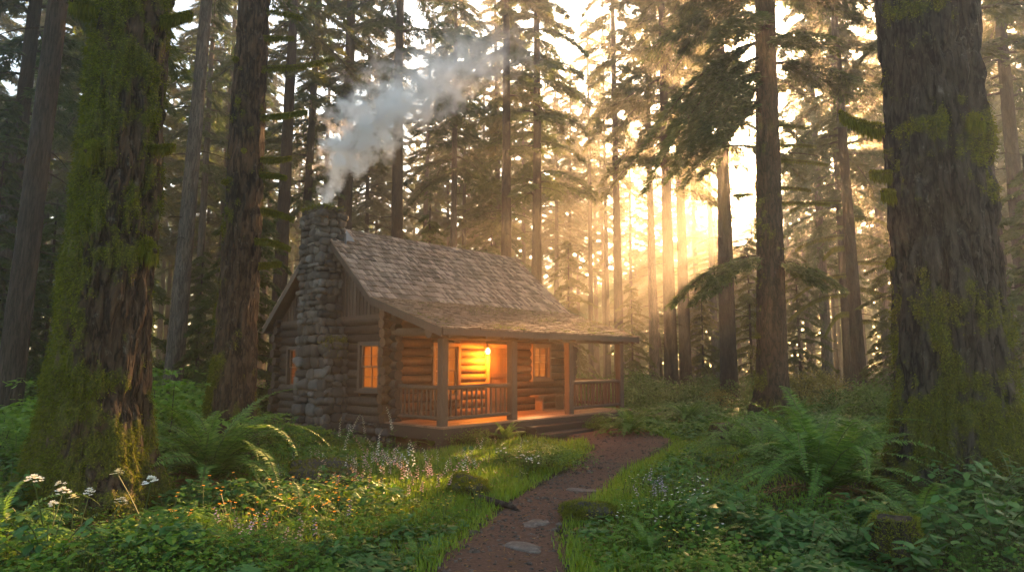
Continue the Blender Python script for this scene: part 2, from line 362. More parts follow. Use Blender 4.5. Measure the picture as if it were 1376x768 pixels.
def stone_face(mb, axis, c, a0, a1, z0, z1, inside=None, dep=.10, big=1.0):
    """stones over a vertical face; axis = running axis (0: along t at s=c, 1: along s at t=c)"""
    z = z0
    while z < z1 - .04:
        h = min(random.uniform(.12, .25) * (big if z < 3 else 1), z1 - z); h = h if z1 - z - h > .08 else z1 - z; a = a0 - random.uniform(0, .05)
        while a < a1 - .03:
            wd = random.uniform(.14, .42) * (big if z < 3 else 1); wd = wd if a1 - a - wd > .10 else a1 - a + .02
            hh = h * random.uniform(.82, 1.2); zc = z + h / 2 + random.uniform(-.015, .015); ac = a + wd / 2
            if inside is None or inside(ac, zc):
                d = dep * random.uniform(.7, 1.6)
                if axis == 1: stone(mb, (c, ac, zc), d, wd * .5 + .004, hh * .5 + .004)
                else: stone(mb, (ac, c, zc), wd * .5 + .004, d, hh * .5 + .004)
            a += wd
        z += h
mb = MB()
for ax, c, a0, a1 in ((1, 0, S0 - .1, S1 + .1), (0, S1, 0, L), (1, L, S0, S1)): stone_face(mb, ax, c, a0, a1, -.1, .42, dep=.13)
mb.build('foundation', M['stone'], cabin, smooth=True)
# gable siding
def roof_z(s):  # underside line of the roof
    r = 4.86
    if s >= r: return 5.80 - (s - r) * .872
    if s >= 2.37: return 5.80 - (r - s) * .876
    return 3.62 - (2.37 - s) * .314
for t0, sg in ((-.02, -1), (L + .02, 1)):
    mb = MB(); s = S0 - .12
    while s < S1 + .1:
        wd = .17; e = min(s + wd - .012, S1 + .12)
        za, zb_ = roof_z(s) - .06, roof_z(e) - .06
        if min(za, zb_) > ZT + .02:
            th = .03 + random.uniform(0, .008); x0, x1 = sorted((t0, t0 + sg * th))
            V = [(x0, s, ZT), (x0, e, ZT), (x0, e, zb_), (x0, s, za), (x1, s, ZT), (x1, e, ZT), (x1, e, zb_), (x1, s, za)]
            mb.add(V, [(0, 1, 2, 3), (4, 7, 6, 5), (0, 4, 5, 1), (1, 5, 6, 2), (2, 6, 7, 3), (3, 7, 4, 0)])
            q = s + wd - .03; x0, x1 = sorted((t0, t0 + sg * .055)); zq = min(roof_z(q), roof_z(q + .05)) - .07
            if zq > ZT + .05: mb.box(x0, x1, q, q + .045, ZT, zq)
        s += wd
    mb.build('gable_siding', M['board'], cabin)
    mb = MB(); mb.box(*sorted((t0, t0 + sg * .10)), S0 - .2, S1 + .2, ZT - .08, ZT + .03); mb.build('gable_beam', M['board'], cabin)
# roof deck + shingles
T0, T1 = -.42, L + .55
PROF = [(-.45, 2.76), (2.37, 3.66), (4.86, 5.84), (8.08, 3.04)]
roof = None
mb = MB(); th = .09
for (a, b_) in zip(PROF[:-1], PROF[1:]):
    V = [(t_, p[0], p[1] - d) for t_ in (T0, T1) for d in (0, th) for p in (a, b_)]
    mb.add(V, [(0, 1, 5, 4), (2, 6, 7, 3), (0, 4, 6, 2), (1, 3, 7, 5), (0, 2, 3, 1), (4, 5, 7, 6)])
roof = mb.build('roof', M['board'], cabin)
def shingles(name, a, b_, e, wr, mt, n_c, butt=.028):
    mb = MB(); a = np.array(a); b_ = np.array(b_); Ls = np.linalg.norm(b_ - a); d = (b_ - a) / Ls; nn = np.array([-d[1], d[0]]); nn = nn if nn[1] > 0 else -nn
    for k in range(n_c):
        u0 = -.05 + k * (Ls + .03) / n_c; t = T0 - .05 - random.uniform(0, .1)
        while t < T1 + .04:
            wd = random.uniform(*wr); t1 = min(t + wd, T1 + .05); ta = max(t, T0 - .05)
            if t1 - ta > .03:
                ub = u0 + random.uniform(-.022, .022); ue = min(ub + e * 1.25, Ls + .02); l0 = butt * random.uniform(.8, 1.5) + .012; cup = random.uniform(-.006, .008)
                g = .004; pts = []
                for (tt, cu) in ((ta + g, cup), (t1 - g, -cup)):
                    for (uu, hh) in ((ub, .002), (ub, l0 + cu), (ue, .010 + .001 * random.random()), (ue, .001)):
                        q = a + d * uu + nn * hh; pts.append((tt, q[0], q[1]))
                mb.add(pts, [(0, 1, 2, 3), (4, 7, 6, 5), (1, 5, 6, 2), (0, 4, 5, 1), (2, 6, 7, 3), (0, 3, 7, 4)])
            t = t1 if t1 < T1 + .05 else T1 + 1
    return mb.build(name, M[mt], roof)
shingles('shingle_cladding', PROF[1], PROF[2], .27, (.07, .16), 'shingle', 13, .032)
shingles('shingle_cladding', PROF[0], PROF[1], .215, (.07, .16), 'shingle_porch', 14, .032)
shingles('shingle_cladding', PROF[3], PROF[2], .30, (.11, .26), 'shingle', 14)
mb = MB(); t = T0 - .05
while t < T1:
    for sg in (-1, 1):
        Mx = Matrix.Translation((t, 4.86, 5.875 + random.uniform(0, .012))) @ Matrix.Rotation(sg * R(-41), 4, 'X') @ Matrix.Rotation(R(3), 4, 'Y')
        mb.box(0, .34, *( (0, .17) if sg > 0 else (-.17, 0)), 0, .022, 0, Mx)
    t += .25
mb.build('ridge_cap', M['shingle'], roof)
mb = MB(); n_ = 4000; a = np.array(PROF[0]); b_ = np.array(PROF[1]); tt = rng.uniform(T0, T1, n_); uu = rng.random(n_) ** 1.6
q = a[None] + (b_ - a)[None] * uu[:, None]; Pm = np.stack([tt, q[:, 0], q[:, 1] + .05], -1); keep = fbm(Pm, 1.5, 31, 3) > .53; Pm = Pm[keep]; n_ = len(Pm)
Dm = nrm(np.stack([rng.normal(0, 1, n_), rng.normal(0, 1, n_) - .4, rng.uniform(.0, .6, n_)], -1)); mb.kites(Pm, Dm, nrm(np.cross(Dm, rng.normal(0, 1, (n_, 3)))), .05 * rng.uniform(.5, 1.3, n_), .018, 0)
mb.build('moss', M['moss'], roof)
# rake boards and eave fascia
def slab_along(mb, p, q, t0, t1, up, dn):
    V = [(t_, a[0], a[1] + d) for t_ in (t0, t1) for d in (-dn, up) for a in (p, q)]
    mb.add(V, [(0, 1, 3, 2), (4, 6, 7, 5), (0, 4, 5, 1), (2, 3, 7, 6), (0, 2, 6, 4), (1, 5, 7, 3)])
for t0 in (T0 - .045, T1 + .003):
    mb = MB()
    for a, b_ in zip(PROF[:-1], PROF[1:]): slab_along(mb, a, b_, t0, t0 + .042, .004, .20)
    mb.build('rake_board', M['board'], roof)
mb = MB(); mb.box(T0, T1, -.49, -.452, 2.60, 2.755); mb.build('fascia_board', M['board'], roof)
mb = MB(); mb.box(T0, T1, 8.082, 8.12, 2.86, 3.03); mb.build('fascia_board', M['board'], roof)
mb = MB()
t = T0 + .2
while t < T1:
    slab_along(mb, (-.44, 2.66), (1.85, 3.40), t, t + .07, .0, .12); t += .6
mb.build('rafter', M['post'], roof)
# porch
mb = MB(); s = -.28
k = 0
while s < S0 - .1:
    mb.box(-.22, 7.62, s, s + .134, .455 + random.uniform(0, .004), .495 + random.uniform(0, .004)); s += .14
mb.build('porch_floor', M['floor'], cabin)
mb = MB(); mb.box(-.18, 7.58, -.25, -.20, .17, .452); mb.box(-.18, -.13, -.2, S0 - .15, .17, .452); mb.box(7.53, 7.58, -.2, S0 - .15, .17, .452)
for t in (0, 2.4, 4.8, 7.4): mb.box(t - .12, t + .12, -.15, .1, -.15, .20)
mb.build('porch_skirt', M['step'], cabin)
POSTS = [0.0, 2.4, 4.82, 7.42]
def post(t, s, z0=.497, z1=2.53, r=.105):
    mb = MB(); n = 10; zs = np.linspace(z0, z1, n)
    for k in range(n - 1): pass
    a = r * (1 + random.uniform(-.04, .04)); c = .022
    ring = [(a, a - c), (a - c, a), (-a + c, a), (-a, a - c), (-a, -a + c), (-a + c, -a), (a - c, -a), (a, -a + c)]
    V = []; 
    for z in zs: V += [(t + x * (1 + random.uniform(-.02, .02)), s + y * (1 + random.uniform(-.02, .02)), z) for x, y in ring]
    F = [(k * 8 + q, k * 8 + (q + 1) % 8, (k + 1) * 8 + (q + 1) % 8, (k + 1) * 8 + q) for k in range(n - 1) for q in range(8)]
    mb.add(V, F); mb.box(t - a * .9, t + a * .9, s - a * .9, s + a * .9, z1 - .05, z1 - .004)
    return mb.build('porch_post', M['post'], cabin)
for t in POSTS: post(t, 0)
mb = MB(); mb.tube([(-.45, 0, 2.655), (3.5, .01, 2.65), (7.85, 0, 2.655)], .125, 14); mb.build('porch_beam', M['post'], cabin, smooth=True)
for t in (0.0, 7.42):
    mb = MB(); mb.tube([(t, -.3, 2.70), (t, S0 - .1, 2.73)], .11, 12); mb.build('side_beam', M['post'], cabin, smooth=True)
mb = MB(); s = .13
while s < S0 - .16: mb.box(.13, 7.3, s, s + .135, 2.80 + random.uniform(0, .004), 2.83); s += .14
mb.build('porch_ceiling', M['floor'], cabin)
def railing(p, q):
    p = np.array(p); q = np.array(q); Lr = np.linalg.norm(q - p); d = (q - p) / Lr
    top = MB(); n = 6; us = np.linspace(0, 1, n)[:, None]; P = np.concatenate([p + (q - p) * us, np.full((n, 1), 1.38)], 1); P[:, 2] += np.random.default_rng(int(Lr * 100)).normal(0, .006, n)
    top.tube(P, .055, 10); rl = top.build('railing', M['post'], cabin, smooth=True)
    lo = MB(); P2 = P.copy(); P2[:, 2] = .66; lo.tube(P2, .05, 10); lo.build('bottom_rail', M['post'], rl, smooth=True)
    k = int(round(Lr / .165)); 
    for a in range(1, k):
        u = a / k + random.uniform(-.008, .008); c = p + (q - p) * u; bb = MB(); j1, j2 = random.uniform(-.01, .01), random.uniform(-.01, .01)
        bb.tube([(c[0] + j1, c[1], .67), (c[0], c[1] + j2, 1.02), (c[0] - j1, c[1], 1.37)], np.array([.029, .026, .029]) * random.uniform(.85, 1.15), 8); bb.build('baluster', M['post'], rl, smooth=True)
railing((POSTS[0] + .1, 0), (POSTS[1] - .1, 0)); railing((POSTS[2] + .1, 0), (POSTS[3] - .1, 0))
railing((0, .1), (0, S0 - .12)); railing((7.42, .1), (7.42, S0 - .12))
mb = MB()
st = MB()
for k, (s0_, s1_, z) in enumerate(((-.62, -.26, .33), (-.98, -.60, .165))):
    st.box(2.62, 4.72, s0_, s1_, z - .07, z); st.box(2.7, 4.64, s0_ + .04, s1_, -.1, z - .073)
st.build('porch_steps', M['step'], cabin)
# windows and door
def window(axis, c, o, sg, lit='pane', mull=(2, 2)):
    a0, a1, z0, z1 = o
    def bx(mb, p0, p1, d0, d1, q0, q1, m=0):
        lo, hi = sorted((c + sg * d0, c + sg * d1))
        if axis == 0: mb.box(p0, p1, lo, hi, q0, q1, m)
        else: mb.box(lo, hi, p0, p1, q0, q1, m)
    f = .095; fm = MB()
    bx(fm, a0, a0 + f, -.12, .165, z0, z1); bx(fm, a1 - f, a1, -.12, .165, z0, z1); bx(fm, a0 + f, a1 - f, -.12, .163, z1 - f, z1); bx(fm, a0 + f, a1 - f, -.12, .163, z0, z0 + f * .7)
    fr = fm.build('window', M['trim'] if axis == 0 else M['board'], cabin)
    sl_ = MB(); bx(sl_, a0 - .06, a1 + .06, -.05, .21, z0 - .05, z0 - .002); sl_.build('sill', M['trim'] if axis == 0 else M['board'], fr)
    ss = MB(); b0, b1, y0, y1 = a0 + f, a1 - f, z0 + f * .7, z1 - f; g = .04; zm = (y0 + y1) / 2
    for (q0, q1, off) in ((zm - .02, y1, .06), (y0, zm + .02, .02)):
        bx(ss, b0, b0 + g, off, off + .035, q0, q1); bx(ss, b1 - g, b1, off, off + .035, q0, q1); bx(ss, b0 + g, b1 - g, off, off + .033, q0, q0 + g); bx(ss, b0 + g, b1 - g, off, off + .033, q1 - g, q1)
        for k in range(1, mull[0]): u_ = b0 + (b1 - b0) * k / mull[0]; bx(ss, u_ - .011, u_ + .011, off + .005, off + .028, q0 + g, q1 - g)
        v_ = (q0 + q1) / 2; bx(ss, b0 + g, b1 - g, off + .007, off + .026, v_ - .011, v_ + .011)
    ss.build('sash', M['trim'], fr)
    pn = MB(); bx(pn, b0, b1, -.02, .0, y0, y1); pn.build('pane', M[lit], fr)
window(1, 0, WG1, -1); window(1, 0, WG2, -1, 'pane_dim'); window(0, S0, WF1, -1); window(0, S0, WF2, -1)
a0, a1, z0, z1 = DOOR; f = .1
mb = MB(); mb.box(a0, a0 + f, S0 - .17, S0 + .1, z0, z1); mb.box(a1 - f, a1, S0 - .17, S0 + .1, z0, z1); mb.box(a0 + f, a1 - f, S0 - .168, S0 + .1, z1 - f, z1)
dr = mb.build('door', M['trim'], cabin)
mb = MB(); k = 0; q = a0 + f
while q < a1 - f - .01:
    e = min(q + .135, a1 - f); mb.box(q + .003, e - .003, S0 - .05, S0 + .0, z0 + .01, z1 - f - .005); q += .135
mb.box(a0 + f + .02, a1 - f - .02, S0 - .075, S0 - .052, z0 + .25, z0 + .37); mb.box(a0 + f + .02, a1 - f - .02, S0 - .075, S0 - .052, z0 + 1.02, z0 + 1.14); mb.box(a0 + f + .02, a1 - f - .02, S0 - .075, S0 - .052, z1 - .38, z1 - .26)
mb.build('door_panel', M['door'], dr)
mb = MB(); mb.tube([(a0 + .2, S0 - .06, 1.5), (a0 + .2, S0 - .11, 1.5), (a0 + .2, S0 - .11, 1.62)], .014, 8); mb.build('handle', M['iron'], dr)
# chimney
mb = MB(); TA, TB = -.78, -.03
def cs(z, sg=-1):   # spread of the chimney from its centre line s = 4.87, near side (-1) and far side (1)
    if sg > 0: return .50 - max(z, 0) * .012
    return 1.0 if z < 2.45 else (1.0 - (z - 2.45) / .75 * .42 if z < 3.2 else .58 - (z - 3.2) * .018)
CS = 4.87
prof = [-.1, 2.45, 3.2, 6.2]
for z0, z1 in zip(prof[:-1], prof[1:]):
    V = [(t_, CS + sg * (cs(z, sg) - .10), z) for t_ in (TA + .10, TB) for z in (z0, z1) for sg in (-1, 1)]
    mb.add(V, [(0, 1, 3, 2), (4, 6, 7, 5), (0, 2, 6, 4), (1, 5, 7, 3), (0, 4, 5, 1), (2, 3, 7, 6)], 1)
stone_face(mb, 1, TA + .05, CS - 1.0, CS + .52, -.1, 6.2, inside=lambda a, z: abs(a - CS) < cs(z, -1 if a < CS else 1), big=1.35)
for sg in (-1, 1):
    z = -.1
    while z < 6.2:
        h = min(random.uniform(.15, .27), 6.24 - z); a = TA
        s_ = CS + sg * (cs(z + h / 2, sg) - .06)
        while a < TB + .02:
            wd = random.uniform(.18, .36); wd = wd if TB + .04 - a - wd > .1 else TB + .04 - a
            stone(mb, (a + wd / 2, s_, z + h / 2), wd * .5 + .004, .1 * random.uniform(.85, 1.3), h * .52); a += wd
        z += h
stone_face(mb, 1, TB - .02, CS - .55, CS + .44, 5.2, 6.2)
ch = mb.build('chimney', [M['stone'], M['mortar']], cabin, smooth=True)
mb = MB(); mb.box(TA - .02, TB + .02, CS - .56, CS + .44, 6.2, 6.26)
for sg in (-1, 1): 
    for a in np.arange(TA + .1, TB, .24): stone(mb, (a, CS + (.40 if sg > 0 else -.52), 6.29), .13, .10, .055)
for a in np.arange(CS - .45, CS + .4, .22): stone(mb, (TA + .05, a, 6.29), .10, .12, .055); stone(mb, (TB - .03, a, 6.29), .10, .12, .055)
mb.build('chimney_crown', M['stone'], ch, smooth=True)
mb = MB(); mb.tube([(-.4, CS, 6.26), (-.4, CS, 6.42)], .17, 18); mb.box(-.58, -.22, CS - .2, CS + .2, 6.42, 6.445, 0, None); mb.build('chimney_flue', M['iron'], ch)
mb = MB(); slab_along(mb, (4.25, 5.42), (4.78, 5.885), -.02, .30, .018, .0); mb.box(-.03, -.012, 4.2, 4.5, 5.25, 5.62); mb.build('flashing', M['flash'], ch)
def moss_on(mb, P, Nn, n, size=.05, m=0, spread=.03):
    """tufts: small leaf shaped faces standing off a surface"""
    k = rng.integers(0, len(P), n); B = P[k] + rng.normal(0, spread, (n, 3)); D = nrm(Nn[k] * .8 + rng.normal(0, .6, (n, 3)) + np.array([0, 0, -.55])); S = nrm(np.cross(D, rng.normal(0, 1, (n, 3))))
    l = size * rng.uniform(.5, 1.4, n); mb.kites(B, D, S, l, l * .34, m)
cp = []; cn = []
for k in range(900):
    a = rng.random()
    if rng.random() < .55: e = rng.integers(0, 3); p = [(TA - .02, CS + rng.uniform(-.55, .43), 6.30), (rng.uniform(TA, TB), CS - .57, 6.30), (rng.uniform(TA, TB), CS + rng.uniform(-.5, .4), 6.33)][e]; nn_ = (0, 0, 1)
    else: p = (rng.uniform(TA - .05, TB), CS - 1.03 + .3 * abs(rng.normal()) * .5, 2.5 - abs(rng.normal()) * .22 + .15); nn_ = (-.4, -.6, .6)
    cp.append(p); cn.append(nn_)
mb = MB(); moss_on(mb, np.array(cp, float), np.array(cn, float), 4200, .06); mb.build('moss', M['moss'], ch)
# porch lantern and bench
lan = thing('porch_lantern', 'small glowing lantern hanging from the porch ceiling by the door', 'lantern', cab(3.12, 1.62, 2.16), ROT)
mb = MB(); mb.box(-.075, .075, -.075, .075, 0, .02); mb.box(-.085, .085, -.085, .085, .25, .27)
for a in (-.065, .065):
    for b_ in (-.065, .065): mb.box(a - .008, a + .008, b_ - .008, b_ + .008, .02, .25)
mb.tube([(0, 0, .27), (0, 0, .33)], [.06, .01], 8); mb.build('lantern_frame', M['iron'], lan)
mb = MB(); mb.tube([(0, 0, .33), (0, 0, .64)], .007, 6); mb.build('hanging_rod', M['iron'], lan)
mb = MB(); mb.tube([(0, 0, .05), (0, 0, .08), (0, 0, .13), (0, 0, .18), (0, 0, .21)], [.02, .045, .055, .04, .015], 12); mb.build('bulb', M['bulb'], lan, smooth=True)
pl_d = bpy.data.lights.new('lantern_light', 'POINT'); pl_d.energy = 44; pl_d.color = (1, .27, .018); pl_d.shadow_soft_size = .06
plo = bpy.data.objects.new('lantern_light', pl_d); COL.objects.link(plo); plo.parent = lan; plo.location = (0, 0, -.08)
bench = thing('wooden_bench', 'plain plank bench on the porch under the right window', 'bench', cab(5.75, 1.5, .5), ROT)
mb = MB(); mb.box(-.75, .75, -.17, .17, .42, .465); mb.build('seat', M['trim'], bench)
for t in (-.5, .5):
    mb = MB(); mb.box(t - .03, t + .03, -.15, .15, .0, .418); mb.build('leg', M['trim'], bench)

# ------------------------------------------------------------------ tree generators
def trunk_geo(H, r0, r1, flare=.3, nseg=20, nring=40, amp=.02, seed=0, lean=(0, 0), lobes=5, zpow=1.0, vert=.22, fine=.0, curve=0.0):
    z = np.linspace(0, 1, nring) ** zpow * (H + .5) - .5; th = np.linspace(0, 2 * np.pi, nseg, endpoint=False)
    zc = np.maximum(z, 0); r = r0 + (r1 - r0) * (zc / H) ** .8
    fl = flare * np.exp(-zc / .55); ph = np.random.default_rng(seed).uniform(0, 6.28, 4)
    lob = (1 + .35 * np.sin(lobes * th + ph[0]) + .3 * np.sin((lobes - 2) * th + ph[1]))[None] * fl[:, None] + .04 * np.sin(3 * th + ph[2])[None] * r[:, None] + .15 * np.exp(-zc / 1.6)[:, None] * flare * np.sin(4 * th + ph[3])[None]
    rr = r[:, None] + lob
    C = np.stack([np.cos(th)[None] * rr, np.sin(th)[None] * rr, np.broadcast_to(z[:, None], rr.shape)], -1)
    Q = C.reshape(-1, 3) * np.array([1, 1, vert])
    s = 3.2 / max(r0, .3) ** .5
    d = np.abs(fbm(Q, s * 1.6, seed, 3) - .5) * 2; d = np.minimum(d * 2.6, 1) ** .7; d = d + (fbm(Q, s * 4, seed + 5, 2) - .5) * .5
    dv = d.reshape(rr.shape) * amp
    if fine: dv = dv + (fbm(C.reshape(-1, 3), 9, seed + 9, 3).reshape(rr.shape) - .5) * fine
    rr = rr + dv; zz = zc / H
    V = np.stack([np.cos(th)[None] * rr + (lean[0] * zz + curve * np.sin(zz * 5 + seed))[:, None], np.sin(th)[None] * rr + (lean[1] * zz)[:, None], np.broadcast_to(z[:, None], rr.shape)], -1).reshape(-1, 3)
    i = np.arange(nring - 1)[:, None] * nseg; j = np.arange(nseg)[None]; j2 = (j + 1) % nseg
    F = np.stack([i + j, i + j2, i + nseg + j2, i + nseg + j], -1).reshape(-1, 4)
    No = np.stack([np.cos(th)[None] + 0 * rr, np.sin(th)[None] + 0 * rr, 0 * rr], -1).reshape(-1, 3)
    return V, F, No, d
def spray_branch(mb, o, az, Lb, rise, droop, rg, mw=1, ml=0, dens=1.0, wood=.035, spr=(.20, .07), hang=.35, start=.12):
    """a conifer limb with flat drooping sprays"""
    k = 9; u = np.linspace(0, 1, k); dirh = np.array([math.cos(az), math.sin(az), 0]); sd = np.array([-dirh[1], dirh[0], 0])
    wob = rg.normal(0, .04, k).cumsum() * Lb * .15
    P = o + dirh * (u * Lb)[:, None] + sd * wob[:, None]; P[:, 2] += Lb * (rise * u - droop * u ** 2)
    mb.tube(P, wood * (1 - .85 * u), 4, mw, False)
    nt_ = max(6, int(Lb / .17 * dens)); ut = np.clip(np.linspace(start, 1, nt_) + rg.normal(0, .02, nt_), .02, 1)
    for side in (-1, 1):
        B = np.stack([np.interp(ut, u, P[:, a]) for a in range(3)], -1)
        tl = (.16 + .42 * np.sin(np.pi * np.clip(ut * .85 + .12, 0, 1))) * Lb * .36 * rg.uniform(.5, 1.25, nt_); tl = np.minimum(tl, 1.15)
        ang = rg.uniform(.55, 1.0, nt_) ; td = dirh * np.cos(ang)[:, None] + sd * (side * np.sin(ang))[:, None]; td[:, 2] = rg.uniform(-.35, .05, nt_); td = nrm(td)
        ns = 7; v = np.linspace(.12, 1, ns)
        Q = B[:, None] + td[:, None] * (v[None, :, None] * tl[:, None, None]); Q[..., 2] -= (v ** 2)[None] * tl[:, None] * hang
        for s2 in (-1, 1, 0):
            Bq = (Q + rg.normal(0, .02, Q.shape)).reshape(-1, 3); n_ = len(Bq); tdr = np.repeat(td, ns, 0); sdr = nrm(np.cross(tdr, np.array([0, 0, 1.])))
            dq = nrm(tdr * rg.uniform(.5, 1.0, (n_, 1)) + sdr * s2 * rg.uniform(.4, .9, (n_, 1)) + np.array([0, 0, -1.]) * rg.uniform(.05, .6, (n_, 1)))
            sq = nrm(np.cross(dq, np.array([0, 0, 1.])) + rg.normal(0, .35, (n_, 3)))
            mb.kites(Bq, dq, sq, spr[0] * rg.uniform(.6, 1.5, n_), spr[1] * rg.uniform(.6, 1.4, n_), ml)
def crown_mesh(name, H, base, Lmax, nb, seed, mt='needle', droop=.45, dens=1.0, sparse_low=.35, spr=(.24, .07)):
    rg = np.random.default_rng(seed); mb = MB()
    for k in range(nb):
        q = (k + rg.random()) / nb; z = base + (H - base) * q ** .95
        Lb = Lmax * (1 - q) ** .7 * rg.uniform(.55, 1.1) + .35
        if q < .3 and rg.random() < sparse_low * (1 - q / .3): continue
        spray_branch(mb, np.array([0, 0, z]), k * 2.399 + rg.normal(0, .4), Lb, rg.uniform(-.05, .22), droop * rg.uniform(.6, 1.4), rg, 1, 0, dens * 1.25, .02 + .012 * Lb, spr)
    # bare dead stubs under the crown
    for k in range(12):
        z = rg.uniform(base * .35, base * 1.05); a = rg.uniform(0, 6.28); l = rg.uniform(.5, 1.6)
        u = np.linspace(0, 1, 5)[:, None]; d = np.array([math.cos(a), math.sin(a), 0]); P = np.array([0, 0, z]) + d * u * (l + .25); P[:, 2:] += l * (.1 * u - .35 * u ** 2); mb.tube(P, .028 * (1 - .7 * u[:, 0]), 4, 1, False)
    return mb.mesh(name, [M[mt], M['twig']])
CR = []
for k, (H, ba, Lm, nb, dr_, mt) in enumerate([(33, 12, 3.6, 88, .5, 'needle'), (34, 9, 4.2, 100, .45, 'needle'), (32, 14, 3.4, 76, .6, 'needle'), (34, 11, 4.4, 92, .55, 'needle_warm'), (33, 13, 3.8, 84, .5, 'needle_warm'), (31, 7, 4.0, 104, .5, 'needle')]):
    CR.append(crown_mesh('crown', H, ba, Lm, nb, 40 + k, mt, dr_))
for k, (H, ba, Lm, nb, dr_, mt) in enumerate([(33, 14, 3.4, 44, .6, 'needle_warm'), (33, 17, 3.6, 40, .5, 'needle')]): CR.append(crown_mesh('crown', H, ba, Lm, nb, 80 + k, mt, dr_))
YOUNG = [crown_mesh('crown', 9, .7, 2.2, 56, 61, 'needle', .55, 1.1, .1, (.2, .07)), crown_mesh('crown', 12, .9, 2.7, 66, 62, 'needle', .6, 1.0, .1, (.22, .075)), crown_mesh('crown', 10, .8, 2.4, 52, 63, 'needle_warm', .55, 1.0, .1, (.2, .07))]
def tmesh(H, r0, r1, seed, mt, **kw):
    mb = MB(); V, F, No, d = trunk_geo(H, r0, r1, seed=seed, **kw); mb.add(V, F); return mb.mesh('trunk', M[mt], True)
TR = [tmesh(33, .5, .1, 3, 'bark', nseg=28, nring=90, amp=.03, zpow=1.4, flare=.22), tmesh(33, .5, .1, 4, 'bark_grey', nseg=28, nring=90, amp=.025, zpow=1.4, flare=.2), tmesh(33, .5, .12, 5, 'bark', nseg=28, nring=90, amp=.035, zpow=1.4, flare=.25, curve=.12)]
YT = tmesh(9.5, .12, .02, 6, 'bark', nseg=10, nring=20, amp=.01, flare=.05)
def conifer(x, y, dia, label, group=None, crown=0, trunk=0, H=33, lean=(0, 0), name='conifer_tree', rz=None):
    z = float(hgt(x, y)); rz = rng.uniform(0, 6.28) if rz is None else rz
    o = thing(name, label, 'tree', (x, y, z - .05), 0, group); o.rotation_euler = (lean[1], lean[0], rz) if False else (0, 0, 0)
    Mx = Matrix.Rotation(lean[0], 4, 'Y') @ Matrix.Rotation(-lean[1], 4, 'X') @ Matrix.Rotation(rz, 4, 'Z'); o.rotation_euler = Mx.to_euler()
    s = dia; sz = H / 33
    link('trunk', TR[trunk], o, scale=(s, s, sz)); link('crown', CR[crown], o, rot=(0, 0, rz * 2.7), scale=(.9 + .2 * (rz % 1), .9 + .2 * (rz * 3 % 1), sz))
    return o
# (px at eye level, px width, distance, trunk variant, crown variant, lean, label)
NAMED = [
 (12, 33, 15, 0, 0, .04, 'dark bare trunk leaning at the left edge behind the mossy giant'),
 (-12, 24, 21, 0, 1, .03, 'dark conifer cut by the left edge of the picture'),
 (92, 16, 30, 0, 5, 0, 'slim dark conifer just behind the left side of the mossy giant'),
 (233, 25, 24, 1, 2, .03, 'pale grey trunk between the mossy giant and the stubby trunk'),
 (262, 12, 40, 1, 0, 0, 'thin conifer right behind the pale grey trunk'),
 (292, 14, 46, 0, 1, 0, 'bluish hazy trunk left of the stubby trunk'),
 (370, 22, 31, 0, 3, .01, 'straight conifer just right of the stubby mossy trunk'),
 (400, 16, 37, 0, 1, .02, 'conifer above the left eave of the cabin'),
 (458, 27, 36, 0, 5, 0, 'thick leafy conifer right behind the stone chimney'),
 (530, 20, 33, 2, 1, 0, 'conifer rising behind the smoke over the cabin ridge'),
 (608, 12, 40, 1, 2, 0, 'thin pale bare trunk above the middle of the ridge'),
 (622, 8, 55, 0, 4, 0, 'very thin trunk beside the pale bare trunk above the ridge'),
 (680, 18, 35, 0, 3, 0, 'dark straight trunk above the right part of the ridge'),
 (722, 17, 37, 2, 0, 0, 'trunk at the right end of the cabin ridge'),
 (832, 14, 43, 0, 3, 0, 'straight trunk above the right tip of the porch roof'),
 (817, 8, 58, 0, 4, 0, 'thin misty trunk left of the one above the porch tip'),
 (879, 14, 44, 1, 4, 0, 'slender trunk first in the row right of the porch'),
 (902, 19, 37, 0, 3, .0, 'dark trunk second in the row right of the porch'),
 (921, 17, 42, 0, 4, 0, 'trunk third in the row right of the porch'),
 (961, 11, 50, 1, 4, 0, 'thin amber lit trunk left of the sunlit thick one'),
 (981, 23, 31, 2, 3, 0, 'thick sunlit trunk beside the amber light shafts'),
 (1112, 15, 46, 1, 5, 0, 'pale trunk standing right in the sun glow'),
 (1140, 13, 42, 0, 1, 0, 'trunk just behind the darker one right of the sun glow'),
 (1154, 18, 33, 0, 4, -.01, 'dark trunk right of the sun glow with bare mossy limbs'),
 (1352, 36, 21, 0, 3, -.03, 'hazy trunk behind the right edge of the giant right trunk'),
 (1385, 24, 27, 0, 4, 0, 'conifer cut by the right edge of the picture'),
]
for k, (px, wpx, Yd, tv, cv, ln, lab) in enumerate(NAMED):
    if 200 < px < 990 and (k % 3 != 1 or px > 850) and px not in (902, 981): cv = 6 + k % 2
    p = dpt(px, 485, Yd); conifer(p[0], Yd, wpx / FPX * Yd, lab, None, cv, tv, 33 + rng.uniform(-1, 2), (ln, 0))
